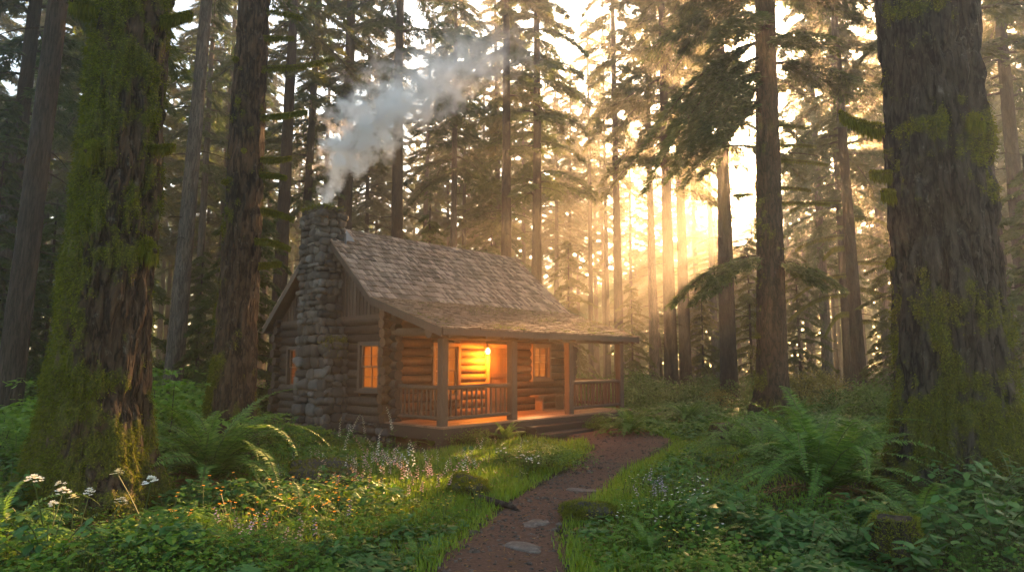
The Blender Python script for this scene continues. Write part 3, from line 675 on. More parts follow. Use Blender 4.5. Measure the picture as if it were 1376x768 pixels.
# the forest further back, thinner towards the low sun
def sunlane(x, y):
    l = x * math.cos(SUN_AZ) - y * math.sin(SUN_AZ); q = x * math.sin(SUN_AZ) + y * math.cos(SUN_AZ)
    return l, q
GA = 'misty conifers of the far forest'
far = [(45, 44), (130, 40), (185, 52), (330, 55), (350, 66), (430, 58), (490, 52), (500, 70), (565, 60), (585, 74), (650, 62), (705, 58), (748, 60), (770, 72), (795, 54), (848, 70), (940, 64), (1000, 70), (1020, 52), (1062, 78), (1088, 66), (1190, 58), (1225, 46), (1265, 62), (1310, 50), (1410, 44), (-60, 36), (-90, 50), (-40, 60), (20, 66), (80, 74), (160, 70), (220, 76), (270, 64), (1350, 70), (1440, 60), (395, 80), (640, 84), (730, 88), (880, 86)]
LANE = (-17.0, -4.0)     # the strip where the low sun gets in between the trees
for k, (px, Yd) in enumerate(far):
    p = dpt(px, 485, Yd); l, q = sunlane(p[0], Yd); rk = np.random.default_rng(900 + k)
    if LANE[0] < l < LANE[1] and q > 44 and k % 4: continue
    cv = int(rk.integers(0, 6)) if px < 560 else int(rk.choice([0, 3, 4, 1, 3]))
    if 200 < px < 850 and k % 3: cv = 6 + k % 2
    conifer(p[0], Yd, rk.uniform(.45, .8), 'misty conifer standing in the far forest behind the nearer trunks', GA, cv, int(rk.integers(0, 3)), rk.uniform(30, 35), (rk.normal(0, .01), 0), rz=rk.uniform(0, 6.28))
for k in range(96):
    rk = np.random.default_rng(2000 + k); px = -150 + 1700 * (k + rk.random()) / 96; Yd = rk.uniform(50, 96); p = dpt(px, 485, Yd); l, q = sunlane(p[0], Yd)
    if 330 < px < 520 and k % 2: continue
    H_ = rk.uniform(.20, .27) * q if LANE[0] - 3 < l < LANE[1] and k % 6 else rk.uniform(.28, .36) * q if -4 < l < 3 else rk.uniform(30, 36)
    conifer(p[0], Yd, rk.uniform(.4, .75), 'misty conifer standing in the far forest behind the nearer trunks', GA, int(rk.integers(0, 6)), int(rk.integers(0, 3)), H_, (rk.normal(0, .012), 0), rz=rk.uniform(0, 6.28))
rg2 = np.random.default_rng(5)
mb = MB(); n = 60000; x = rg2.uniform(-118, 118, n); y = rg2.uniform(98, 128, n); top = 14 + 16 * fbm(np.stack([x, y * .3, 0 * x], -1), .22, 9, 3) + 5 * vnoise(np.stack([x, 0 * x, 0 * x], -1), .6, 3)
l, q = sunlane(x, y); top = top * np.where((l > -3) & (l < 2), .85, np.where((l > -30) & (l < 6), .85, np.where((l < -17) & (l > -66), .62, 1.0))); P = np.stack([x, y, top * rg2.random(n) ** .9], -1); D = nrm(np.stack([rg2.normal(0, 1, n), rg2.normal(0, .4, n), -np.abs(rg2.normal(0, .5, n))], -1)); S = nrm(np.cross(D, np.array([0, 1., 0])) + rg2.normal(0, .2, (n, 3))); mb.kites(P, D, S, rg2.uniform(.7, 1.9, n), rg2.uniform(.35, .8, n))
tag(mb.build('far_wood', M['needle']), 'dim mass of the wood closing the view far behind all the trees', 'wood', None, 'stuff')
GY = 'young hemlocks under the tall trees'
for k, (px, Yd, sc, v) in enumerate([(575, 30, 1.0, 0), (330, 24, .8, 1), (660, 40, 1.1, 1), (765, 42, 1.0, 2), (1010, 36, .9, 2), (1205, 28, .8, 2), (1075, 40, .9, 2), (60, 20, .75, 0), (145, 26, .9, 1), (265, 32, .8, 0), (430, 33, .8, 0), (850, 40, .7, 2), (945, 44, .8, 2), (1330, 24, .8, 1), (1400, 20, .9, 0), (-20, 18, .8, 1), (500, 36, .9, 0)]):
    p = dpt(px, 485, Yd); o = thing('young_hemlock', 'young hemlock with drooping green sprays under the tall trees', 'tree', (p[0], Yd, float(hgt(p[0], Yd)) - .05), rng.uniform(0, 6), GY, sc)
    link('trunk', YT, o); link('crown', YOUNG[v], o)

# ------------------------------------------------------------------ the big near trees
def giant(name, label, x, y, H, r0, r1, seed, mossf, mt, nseg=190, nring=430, amp=.06, flare=.45, lean=(0, 0), ntuft=42000, zpow=1.25, vert=.2, tsize=.055):
    o = thing(name, label, 'tree', (x, y, float(hgt(x, y))))
    V, F, No, d = trunk_geo(H, r0, r1, flare, nseg, nring, amp, seed, lean, 5, zpow, vert, fine=.02)
    ms = np.clip(mossf(V), 0, 1.2); ms = ms + (fbm(V, 1.7, seed + 3, 4) - .5) * 1.1 + (fbm(V * np.array([1, 1, .6]), 6.5, seed + 7, 3) - .5) * 1.3
    V = V + No * (np.clip(ms - .3, 0, .8) * .05 * (.4 + fbm(V, 6, seed, 3)))[:, None]
    mb = MB(); mb.add(V, F); tk = mb.build('trunk', M[mt], o, smooth=True); attr(tk, 'moss', ms)
    zmax = 9.5
    idx = np.where((ms > .45) & (V[:, 2] < zmax) & (V[:, 1] < .35 * r0 + .25))[0]
    wgt = np.clip(ms[idx] - .4, 0, .5); wgt = wgt / wgt.sum(); k = rng.choice(idx, ntuft, p=wgt)
    mb = MB(); moss_on(mb, V[k], No[k], ntuft, tsize, 0, .02); mb.build('moss', M['moss'], o)
    return o, V
def mossy_branch(o, z, az, Lb, r=.04, r_at=.5, rise=.1, droop=.25, moss=1.0, hang=.12, n=None, name='mossy_branch', twist=0):
    rg = np.random.default_rng(int(abs(z * 977 + az * 131) * 10)); u = np.linspace(0, 1, 10)[:, None]; d = np.array([math.cos(az), math.sin(az), 0]); sdv = np.array([-d[1], d[0], 0])
    P = d * (r_at * .85 + u * Lb) + np.array([0, 0, z]) + sdv * (np.sin(u * 4 + az) * .06 * Lb + twist * u ** 2 * Lb); P[:, 2:] += Lb * (rise * u - droop * u ** 2)
    mb = MB(); mb.tube(P, r * (1 - .6 * u[:, 0]), 8, 0); 
    if moss:
        n = n or int(3600 * Lb * moss + 500); k = rg.random(n) ** .8; B = np.stack([np.interp(k, u[:, 0], P[:, a]) for a in range(3)], -1)
        a = rg.uniform(0, 6.28, n); off = sdv[None] * np.cos(a)[:, None] + np.array([0, 0, 1.])[None] * np.sin(a)[:, None]; B = B + off * (r * (1 - .5 * k))[:, None] * rg.uniform(.8, 1.7, (n, 1))
        hangk = rg.random(n) < .35; D = nrm(off * .7 + rg.normal(0, .35, (n, 3)) + np.where(hangk[:, None], np.array([[0, 0, -4.5]]), 0)); S = nrm(np.cross(D, rg.normal(0, 1, (n, 3))))
        l = np.where(hangk, min(hang, .2) * rg.uniform(.3, 1.3, n) * (1 - .3 * k), .028 * rg.uniform(.6, 1.4, n)); mb.kites(B, D, S, l, np.where(hangk, .013, .016), 1)
    return mb.build(name, [M['twig'], M['moss']], o, smooth=False)
# left giant
gx, gy = -5.34, 8.55
def mf1(V):
    th = np.arctan2(V[:, 1], V[:, 0]); left = .5 - .5 * np.cos(th); z = V[:, 2]
    return .52 + .42 * left + .25 * np.exp(-z / .5) - .25 * np.clip(1 - np.abs(z - 2.2) / 2, 0, 1) * (1 - left) - .1 * np.clip((z - 5.5) / 2, 0, 1)
o, V = giant('mossy_tree', 'huge moss covered trunk with flared roots in the left foreground', gx, gy, 12, .485, .315, 21, mf1, 'bark_moss', lean=(.25, 0), flare=.42, ntuft=110000, tsize=.036, amp=.095)
mossy_branch(o, 6.45, -.25, .68, .035, .50, .05, .05, 1.5, .13); mossy_branch(o, 4.65, -.2, .46, .032, .54, .05, .05, 1.5, .10)
mossy_branch(o, 4.55, -1.45, .25, .05, .60, -.1, .5, 2.5, .35); mossy_branch(o, 6.45, -1.9, .3, .05, .55, .1, .4, 2.5, .3); mossy_branch(o, 6.9, -1.2, .25, .045, .5, -.1, .5, 2.5, .45); mossy_branch(o, 3.35, -.15, .16, .09, .62, 0, .6, 3, .2)
# second left tree with stubs
def mf2(V):
    th = np.arctan2(V[:, 1], V[:, 0]); left = .5 - .5 * np.cos(th); z = V[:, 2]; return .12 + .45 * left * np.clip(1.25 - z / 7, 0.2, 1) + .15 * np.exp(-z / .8)
o, V = giant('stubby_tree', 'tall brown trunk with short mossy branch stubs left of the cabin', -5.52, 13.1, 17, .385, .20, 33, mf2, 'bark_moss', 130, 460, .055, .22, (.1, 0), 26000, 1.1, .2, .038)
for py, Lb in ((20, .45), (58, .4), (100, .95), (165, .6), (220, .4), (240, .35), (287, .42), (330, .50), (362, .3)):
    z = dpt(360, py, 13.1)[2]; mossy_branch(o, z, rng.uniform(-.35, .1), Lb * 1.8, .024, .36, rng.uniform(-.05, .15), rng.uniform(0, .3), 1.3 if py > 150 else .5, .10)
for py, az in ((150, -1.6), (255, -2.2), (215, -1.2), (95, -1.9)): mossy_branch(o, dpt(330, py, 13.1)[2], az, .12, .03, .38, 0, .2, 1.5, .05)
# right giant
def mf3(V):
    th = np.arctan2(V[:, 1], V[:, 0]); right = .5 + .5 * np.cos(th); z = V[:, 2]
    return .10 + .5 * np.clip(1.15 - z / 3.2, 0, 1) + .22 * right * np.clip(1.4 - z / 4.5, 0, 1) + .42 * np.exp(-((z - 5.1) / .45) ** 2) * (.6 + .4 * np.cos(th + 1.2)) + .35 * np.exp(-((z - 7.3) / .5) ** 2) * (1 - right)
o, V = giant('giant_tree', 'giant furrowed trunk with green moss patches in the right foreground', 6.34, 9.55, 13, .645, .50, 47, mf3, 'bark_right', lean=(.05, 0), flare=.34, amp=.13, ntuft=70000, vert=.17, tsize=.034)
mossy_branch(o, 5.35, 2.95, .62, .055, .78, .22, -.25, 1.8, .16); mossy_branch(o, 4.62, 3.1, .32, .03, .75, .05, .0, 1.6, .16); mossy_branch(o, 4.3, 3.3, .28, .03, .75, 0, .0, 1.6, .2)
mossy_branch(o, 5.2, -1.4, .16, .05, .8, 0, .4, 3, .28); mossy_branch(o, 3.3, 3.05, .10, .04, .8, 0, .4, 1.5, .1)
# middle right tree (dark, with hanging sprays)
def mf4(V): return .1 + .3 * np.exp(-np.maximum(V[:, 2], 0) / 1.2) + .12 * (V[:, 0] < 0)
o, V = giant('hemlock_tree', 'dark straight trunk with big drooping sprays right of the light shafts', 9.15, 23.3, 33, .53, .14, 55, mf4, 'bark_moss', 64, 260, .04, .28, (.8, 0), 4000, 1.2, .2, .07)
def hero_branch(par, p0, az, Lb, rise, droop, seed, wood=.05, dens=1.5, hang=.75, nm='branch', spr=(.22, .06)):
    mb = MB(); rg = np.random.default_rng(seed)
    for q, (da, fl) in enumerate(((0, 1), (.22, .82), (-.24, .75), (.05, .6))): spray_branch(mb, np.array(p0, float), az + da, Lb * fl, rise, droop * (1 + .1 * q), rg, 1, 0, dens, wood * (1 if q == 0 else .6), spr, hang, .2)
    return mb.build(nm, [M['needle_near'], M['twig']], par)
for z, az, Lb, rs, dr_ in ((13.2, 3.35, 4.9, -.25, .85), (12.6, 3.6, 4.4, -.2, .8), (13.8, 3.15, 4.6, -.15, .75), (11.4, 3.3, 3.2, -.2, .8), (12.0, 2.9, 3.0, -.1, .8), (12.9, -.2, 3.6, .0, .35), (13.6, -1.2, 3.0, .1, .5), (14.5, 3.9, 3.6, .1, .6), (15.6, 3.0, 4.2, .05, .5), (15.8, -.4, 3.8, .1, .5), (5.6, 3.3, 3.6, .15, .6), (5.4, -.4, 2.2, .15, .6), (17, 2.6, 3.5, 0, .4), (17.5, .4, 3.4, 0, .4), (18.5, -1.6, 3.4, 0, .4), (18, 4.2, 3.6, 0, .4)):
    hero_branch(o, (.8 * z / 33, 0, z), az, Lb, rs, dr_, int(z * 10 + az * 7 + 50))
for z, az, Lb in ((9.8, 0, 1.6), (9.3, .2, 2.3), (8.2, .1, 1.4), (7.6, -.1, 1.9), (10.6, .15, 1.5), (7.9, 3.2, .8)):
    mossy_branch(o, z, az, Lb, .04, .45, .05, .12, .35, .12)
up = link('crown', CR[3], o, loc=(.55, 0, 6), scale=(1, 1, .8))
# bare mossy limbs on the tree right of the glow
for ob in [q for q in COL.objects if q.get('label', '').startswith('dark trunk right of the sun glow')]:
    for z, az, Lb, rs, dr_ in ((5.6, 3.1, 3.4, .05, .45), (6.6, 2.6, 2.8, .1, .5), (4.6, 3.5, 2.6, .1, .55), (7.2, -.2, 2.6, .15, .45), (5.9, .3, 2.8, .1, .6), (8.6, 3.0, 2.8, .0, .3), (9.6, .1, 2.6, .1, .4), (4.2, -.3, 2.0, .2, .7), (8.0, 3.6, 3.2, -.1, .2), (10.4, 3.2, 3.0, .1, .3)):
        mossy_branch(ob, z, az - ob.rotation_euler.z, Lb, .05, .25, rs, dr_, .5, .2, twist=rng.normal(0, .2))

# ------------------------------------------------------------------ ferns, shrubs and low plants
def frond_mesh(Lf, a0, a1, seed, mt='fern', np_=58, wmax=.135, pw=.025):
    rg = np.random.default_rng(seed); k = 24; u = np.linspace(0, 1, k); ang = a0 + (a1 - a0) * u ** 1.2
    dx = np.cos(ang) * Lf / (k - 1); dz = np.sin(ang) * Lf / (k - 1); P = np.stack([np.cumsum(dx) - dx[0], (rg.normal(0, .004, k)).cumsum(), np.cumsum(dz) - dz[0]], -1)
    mb = MB(); mb.tube(P, .006 * (1 - .8 * u), 4, 1, False)
    up_ = np.linspace(.12, 1, np_); B = np.stack([np.interp(up_, u, P[:, a]) for a in range(3)], -1); T = nrm(np.stack([np.interp(up_, u, np.gradient(P[:, a])) for a in range(3)], -1)); Sd = np.array([0, 1., 0])[None].repeat(np_, 0)
    Nn = np.cross(T, Sd)
    pl_ = wmax * np.clip(np.minimum(.45 + up_ * 2.2, 1.0), 0, 1) * np.clip((1.03 - up_) / .72, 0, 1) ** .75
    for sg in (-1, 1):
        D = nrm(Sd * sg + T * .28 - Nn * rg.uniform(-.15, .3, (np_, 1)) + rg.normal(0, .06, (np_, 3))); S = nrm(T + rg.normal(0, .12, (np_, 3)))
        mb.kites(B, D, S, pl_ * rg.uniform(.85, 1.1, np_), pw * (.5 + pl_ / wmax * .6), 0, .2, .3)
    return mb.mesh('frond', [M[mt], M['stem']])
FR = [frond_mesh(1.4, R(82), R(-40), 1), frond_mesh(1.5, R(72), R(-55), 2), frond_mesh(1.45, R(64), R(-55), 3), frond_mesh(1.4, R(55), R(-50), 4), frond_mesh(1.4, R(80), R(-10), 5), frond_mesh(1.25, R(45), R(-40), 6)]
FD = [frond_mesh(.9, R(20), R(-50), 8, 'fern_dry'), frond_mesh(.85, R(35), R(-70), 9, 'fern_dry')]
FERNS = []
def fern(px, py, sc, n, label, dry=0, group=None, pos=None, seed=0):
    rg = np.random.default_rng(seed + int(px)); p = g3(px, py) if pos is None else np.array([*pos, float(hgt(*pos))])
    o = thing('sword_fern', label, 'fern', p + np.array([0, 0, .05]), 0, group); FERNS.append((p[0], p[1], sc))
    for k in range(n):
        q = ((k + .5) / n) ** .8; v = FR[min(5, int(q * 5.99))] if rg.random() < .75 else FR[int(rg.integers(0, 6))]; s = sc * rg.uniform(.75, 1.15)
        f = link('frond', v, o, (rg.normal(0, .03), rg.normal(0, .03), 0), (rg.normal(0, .18), rg.normal(0, .12), k * 2.399 + rg.normal(0, .25)), s)
    for k in range(dry): link('frond', FD[k % 2], o, (0, 0, .03), (rg.normal(0, .2), rg.normal(0, .1), rg.uniform(0, 6.28)), sc * rg.uniform(.7, 1.05))
    return o
fern(283, 655, 1.4, 50, 'big sword fern between the two left trunks', 9)
fern(1105, 668, 1.5, 54, 'big arching sword fern left of the giant right trunk', 5)
fern(1165, 615, 1.1, 30, 'sword fern tucked behind the big one beside the giant right trunk', 2)
fern(1030, 630, 1.2, 34, 'sword fern in front of the dark straight trunk', 2)
fern(925, 572, 1.05, 30, 'upright sword fern left of the dark straight trunk', 2)
fern(848, 584, .95, 28, 'sword fern by the right front corner of the porch', 3)
fern(680, 594, .6, 20, 'light green fern tuft before the porch opening', 0)
fern(225, 628, .95, 24, 'dark fern against the foot of the mossy left trunk', 3)
fern(20, 640, 1.0, 26, 'dark fern at the left edge behind the mossy left trunk', 2)
fern(1190, 560, 1.0, 24, 'pale fern far behind beside the giant right trunk', 1)
fern(985, 600, .7, 18, 'small fern left of the big arching fern', 1)
fern(400, 700, .55, 16, 'small fern low in the flower patch', 2)
fern(1240, 735, .75, 20, 'dark fern at the foot of the giant right trunk', 2)
fern(0, 735, .7, 18, 'dark fern in the bottom left corner', 1)
fern(1075, 560, .9, 20, 'hazy fern just right of the dark straight trunk', 0)

def shrub_mesh(name, seed, n, rx, rz, leaf=(.09, .05), mt='shrub', flat=.5, stems=16, clump=26):
    rg = np.random.default_rng(seed); mb = MB()
    C = rg.normal(0, 1, (clump, 3)); C = C / np.linalg.norm(C, axis=1, keepdims=True) * rg.uniform(.35, 1, (clump, 1)) ** .6; C[:, 2] = np.abs(C[:, 2]) * .8 + .15; C = C * np.array([rx, rx, rz])
    k = rg.integers(0, clump, n); B = C[k] + rg.normal(0, 1, (n, 3)) * np.array([rx, rx, rz * flat]) * .24; B[:, 2] = np.maximum(B[:, 2], .02)
    az = rg.uniform(0, 6.28, n); D = nrm(np.stack([np.cos(az), np.sin(az), rg.uniform(-.6, .25, n)], -1)); S = nrm(np.cross(D, np.array([0, 0, 1.])) + rg.normal(0, .3, (n, 3)))
    mb.leaf6(B, D, S, leaf[0] * rg.uniform(.6, 1.35, n), leaf[1] * rg.uniform(.7, 1.2, n), 0)
    for c in C[:stems]:
        P = np.array([c * 0, c * np.array([.35, .35, .55]), c]); P[0, :2] = rg.normal(0, .06, 2); mb.tube(P, [.014, .01, .005], 4, 1, False)
    return mb.mesh(name, [M[mt], M['twig']])
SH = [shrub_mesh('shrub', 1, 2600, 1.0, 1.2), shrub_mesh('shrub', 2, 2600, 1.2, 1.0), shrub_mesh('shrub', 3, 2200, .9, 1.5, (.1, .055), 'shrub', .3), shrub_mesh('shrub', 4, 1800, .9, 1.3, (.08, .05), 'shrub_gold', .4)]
def shrub(px, py, sc, v, label, group=None, name='shrub', Y=None, me=None):
    p = g3(px, py) if Y is None else dpt(px, 485, Y)
    if Y is not None: p[2] = float(hgt(p[0], p[1]))
    return tag(link(name, me or SH[v], None, p - np.array([0, 0, .04]), (0, 0, rng.uniform(0, 6.28)), sc), label, 'shrub', group)
M['shrub_bright'] = leaf_mat('shrub_bright', [(.065, .14, .018), (.13, .23, .026), (.24, .34, .045)], .45, patch=.4)  # vine maple yellow-green, colour raised to stand in for missing sky light
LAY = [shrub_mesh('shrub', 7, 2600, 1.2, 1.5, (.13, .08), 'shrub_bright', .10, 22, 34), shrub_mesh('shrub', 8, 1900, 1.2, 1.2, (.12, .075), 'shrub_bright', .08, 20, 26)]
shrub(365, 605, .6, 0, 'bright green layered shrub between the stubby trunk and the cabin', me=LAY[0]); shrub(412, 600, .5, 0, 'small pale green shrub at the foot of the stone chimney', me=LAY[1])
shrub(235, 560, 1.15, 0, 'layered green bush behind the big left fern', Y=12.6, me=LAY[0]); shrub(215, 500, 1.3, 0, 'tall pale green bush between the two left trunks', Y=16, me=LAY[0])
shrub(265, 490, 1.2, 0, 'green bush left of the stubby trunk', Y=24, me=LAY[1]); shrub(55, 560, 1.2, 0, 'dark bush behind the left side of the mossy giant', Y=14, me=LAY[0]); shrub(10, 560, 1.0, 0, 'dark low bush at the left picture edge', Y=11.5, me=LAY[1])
shrub(350, 560, .9, 0, 'bush by the rear corner of the cabin', Y=24, me=SH[0])
shrub(628, 600, .55, 0, 'low bush in front of the porch railing', me=SH[1]); shrub(735, 632, .62, 0, 'rounded low bush beside the path before the steps', me=SH[1]); shrub(690, 625, .42, 0, 'small mound of leaves left of the rounded bush', me=SH[1])
shrub(800, 578, .4, 0, 'small dark bush beside the porch steps', me=SH[0])
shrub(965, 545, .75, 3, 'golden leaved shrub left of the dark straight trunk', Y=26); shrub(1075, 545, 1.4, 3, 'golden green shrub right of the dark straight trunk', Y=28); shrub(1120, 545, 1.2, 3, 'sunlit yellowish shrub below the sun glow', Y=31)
GS = 'hazy green undergrowth bushes'
for k, (px, Yd, sc, v) in enumerate([(800, 27, 1.1, 0), (835, 27, 1.2, 1), (860, 30, 1.3, 2), (895, 31, 1.1, 0), (930, 33, 1.2, 1), (780, 30, 1.3, 2), (815, 33, 1.3, 1), (985, 30, 1.0, 0), (1180, 22, 1.2, 0), (1150, 26, 1.2, 1), (1205, 27, 1.4, 2), (1360, 18, 1.3, 0), (1390, 15, 1.2, 1), (1010, 33, 1.1, 2), (1050, 36, 1.3, 3), (300, 28, 1.3, 1), (330, 30, 1.3, 2), (180, 26, 1.4, 0), (140, 24, 1.4, 2), (100, 20, 1.3, 1), (70, 24, 1.5, 0), (25, 22, 1.4, 2), (-15, 16, 1.3, 0), (760, 36, 1.4, 0), (880, 38, 1.4, 1), (1250, 30, 1.5, 0), (1100, 38, 1.4, 3), (395, 30, 1.2, 0), (1320, 26, 1.5, 2), (245, 30, 1.5, 2), (210, 34, 1.5, 0), (845, 36, 1.5, 0), (955, 40, 1.5, 1)]):
    shrub(px, 0, sc, v, 'hazy green bush in the undergrowth below the tall trees', GS, 'undergrowth_bush', Yd)

# leafy plants with broad leaves, bottom corners
def leafy_mesh(seed, n, h, leaf):
    rg = np.random.default_rng(seed); mb = MB()
    for k in range(n):
        az = rg.uniform(0, 6.28); l = h * rg.uniform(.6, 1.1); sp = rg.uniform(.2, .75) * h; u = np.linspace(0, 1, 7)[:, None]; d = np.array([math.cos(az), math.sin(az), 0])
        P = d * sp * u ** 1.4; P[:, 2:] = l * (u - .22 * u ** 3); mb.tube(P, .005, 4, 1, False)
        m_ = 9; v = np.linspace(.3, 1, m_); B = np.stack([np.interp(v, u[:, 0], P[:, a]) for a in range(3)], -1); a2 = az + np.arange(m_) * 2.4 + rg.normal(0, .3, m_)
        D = nrm(np.stack([np.cos(a2), np.sin(a2), rg.uniform(-.35, .25, m_)], -1)); S = nrm(np.cross(D, np.array([0, 0, 1.])) + rg.normal(0, .15, (m_, 3))); mb.leaf6(B, D, S, leaf * rg.uniform(.7, 1.3, m_), leaf * .62 * rg.uniform(.8, 1.2, m_), 0, .12, .25)
    return mb.mesh('leafy_plant', [M['broad'], M['stem']])
LP = [leafy_mesh(1, 9, .55, .12), leafy_mesh(2, 10, .7, .11), leafy_mesh(3, 7, .4, .14)]
GL = 'broad leaved plants around the right giant'; GL2 = 'broad leaved plants around the left giant'
for px, py, sc, v in [(1290, 690, 1.1, 1), (1330, 700, 1.2, 1), (1350, 650, 1.1, 1), (1365, 740, 1.2, 0), (1310, 740, 1.0, 0), (1180, 745, .9, 2), (1120, 755, .8, 0), (1210, 715, .9, 0), (1270, 755, 1.0, 1), (1370, 690, 1.2, 1), (1060, 745, .7, 2), (1150, 765, .9, 1), (1340, 775, 1.2, 1), (1230, 785, 1.0, 0), (1090, 790, .9, 1), (1000, 760, .6, 2)]:
    p = g3(px, py); tag(link('leafy_plant', LP[v], None, p, (0, 0, rng.uniform(0, 6)), sc), 'leafy green plant with broad leaves at the foot of the giant right trunk', 'plant', GL)
for px, py, sc, v in [(30, 735, .9, 0), (75, 745, .9, 2), (140, 750, .8, 0), (190, 745, .7, 2), (10, 700, 1.0, 1), (240, 760, .8, 0), (290, 745, .6, 2), (60, 790, 1.0, 1), (170, 790, .9, 1), (330, 770, .7, 0), (390, 755, .6, 2), (440, 770, .7, 0), (15, 660, 1.0, 1), (500, 775, .6, 2)]:
    p = g3(px, py); tag(link('leafy_plant', LP[v], None, p, (0, 0, rng.uniform(0, 6)), sc), 'leafy green plant with broad leaves at the foot of the mossy left trunk', 'plant', GL2)

# grass and ground cover (nobody could count these)
def fernclear(x, y):
    f = np.ones_like(x)
    for fx, fy, fs in FERNS: f = np.minimum(f, np.clip((np.hypot(x - fx, y - fy) - .35) / (1.0 * fs), .08, 1))
    return f
def blocked(x, y):
    t, s = uncab(x, y); c = (t > -.9) & (t < 7.7) & (s > -.3) & (s < 8) | (t > 2.5) & (t < 5.2) & (s > -1.7) & (s < 0)
    for (bx_, by_, br) in ((gx, gy, .85), (-5.52, 13.1, .5), (6.35, 9.55, 1.0)): c |= np.hypot(x - bx_, y - by_) < br
    return c
n = 260000; y = 4.6 + 17 * rng.random(n) ** 1.35; x = (rng.random(n) - .5) * 2 * (y * .55 + .6); x = x - .0
pd = path_dist(x, y); ok = ~blocked(x, y) & (pd > -.22 + .26 * rng.random(n))
lawn = np.exp(-((x + 1.2) / 2.8) ** 2) * np.clip((y - 7.5) / 2, 0, 1) + .55 * np.exp(-(pd / .7) ** 2) + .4 * np.clip((y - 12) / 4, 0, 1) * (np.abs(x - 3) < 5)
ok &= rng.random(n) < np.clip(lawn + .08, 0, 1); x, y = x[ok], y[ok]; n = len(x)
P = np.stack([x, y, hgt(x, y) - .01], -1); az = rng.uniform(0, 6.28, n); tilt = rng.uniform(.1, .8, n); D = nrm(np.stack([np.cos(az) * tilt, np.sin(az) * tilt, np.ones(n)], -1)); S = nrm(np.stack([-np.sin(az), np.cos(az), 0 * az], -1))
mb = MB(); cl = vnoise(P, 1.2, 8); mb.kites(P, D, S, rng.uniform(.05, .16, n) * (.6 + .9 * cl), rng.uniform(.008, .014, n) * (1 + y / 14), 0, 0, .3)
tag(mb.build('grass', M['grass']), 'short yellow green grass of the clearing in front of the cabin', 'grass', None, 'stuff')
n = 230000; y = 4.4 + 16 * rng.random(n) ** 1.6; x = (rng.random(n) - .5) * 2 * (y * .86 + .8)
pd = path_dist(x, y); Pn = np.stack([x, y, 0 * x], -1); cl = fbm(Pn, .9, 6, 3)
lawnc = np.exp(-((x + .9) / 2.0) ** 2) * np.clip((y - 8.5) / 1.5, 0, 1)
side = -1.2 * lawnc - 1.1 * (1 - fernclear(x, y)) + np.clip((np.abs(x - 1.0) - 1.0) / 3.0, 0, 1) + np.clip((9.5 - y) / 3.0, 0, 1) * .9
ok = ~blocked(x, y) & (pd > .02 + .35 * (1 - cl) * rng.random(n)) & (rng.random(n) < np.clip(side * 1.1 + (cl - .5) * 1.6, .04, 1)); x, y, cl, pd = x[ok], y[ok], cl[ok], pd[ok]; n = len(x)
hh = rng.uniform(.02, .34, n) * (.15 + 1.5 * np.clip(cl * 1.6 - .35, 0, 1)) * np.clip(.3 + pd * .8, .2, 1.15) * fernclear(x, y); P = np.stack([x, y, hgt(x, y) + hh], -1); az = rng.uniform(0, 6.28, n)
D = nrm(np.stack([np.cos(az), np.sin(az), rng.uniform(-.45, .4, n)], -1)); S = nrm(np.cross(D, np.array([0, 0, 1.])) + rng.normal(0, .25, (n, 3))); mb = MB(); spz = vnoise(np.stack([x, y, 0 * x + 3], -1), 1.1, 4); l = np.where(spz > .58, .085, np.where(spz > .42, .05, .03)) * rng.choice([.7, 1.0, 1.3], n) * rng.uniform(.7, 1.3, n) * (1 + y / 40); 
W_ = l * rng.uniform(.5, .85, n); big = (spz > .56) | (rng.random(n) < .06); gone = (fbm(np.stack([x, y, 0 * x + 7], -1), 1.9, 14, 2) < .40) & (rng.random(n) < .75)
for sel, mi in ((big & ~gone, 2), (~big & ~gone, 0)): mb.leaf6(P[sel], D[sel], S[sel], l[sel], W_[sel], mi, .2, .2)
ns = n // 5; q = rng.integers(0, n, ns); Bq = P[q].copy(); Bq[:, 2] = hgt(Bq[:, 0], Bq[:, 1]); Dq = P[q] - Bq; lq = np.linalg.norm(Dq, axis=1); mb.kites(Bq, nrm(Dq + rng.normal(0, .02, Dq.shape)), nrm(rng.normal(0, 1, (ns, 3)) * np.array([1, 1, 0])), lq, .006, 1)
tag(mb.build('ground_cover', [M['cover'], M['stem'], M['broad']]), 'low leafy ground cover spreading on both sides of the path', 'ground cover', None, 'stuff')
# forest-floor cover further out
n = 70000; y = 17 + 28 * rng.random(n); x = (rng.random(n) - .5) * 2 * (y * .85); ok = ~blocked(x, y); x, y = x[ok], y[ok]; n = len(x)
hh = rng.uniform(.0, .4, n) * (fbm(np.stack([x, y, 0 * x], -1), .4, 2) * 1.4); P = np.stack([x, y, hgt(x, y) + hh], -1); az = rng.uniform(0, 6.28, n); D = nrm(np.stack([np.cos(az), np.sin(az), rng.uniform(-.4, .4, n)], -1)); S = nrm(np.cross(D, np.array([0, 0, 1.])) + rng.normal(0, .3, (n, 3)))
mb = MB(); mb.leaf6(P, D, S, rng.uniform(.10, .22, n), rng.uniform(.06, .13, n), 0, .2, .2); tag(mb.build('undergrowth', M['shrub']), 'low green undergrowth carpeting the forest floor around the cabin', 'undergrowth', None, 'stuff')

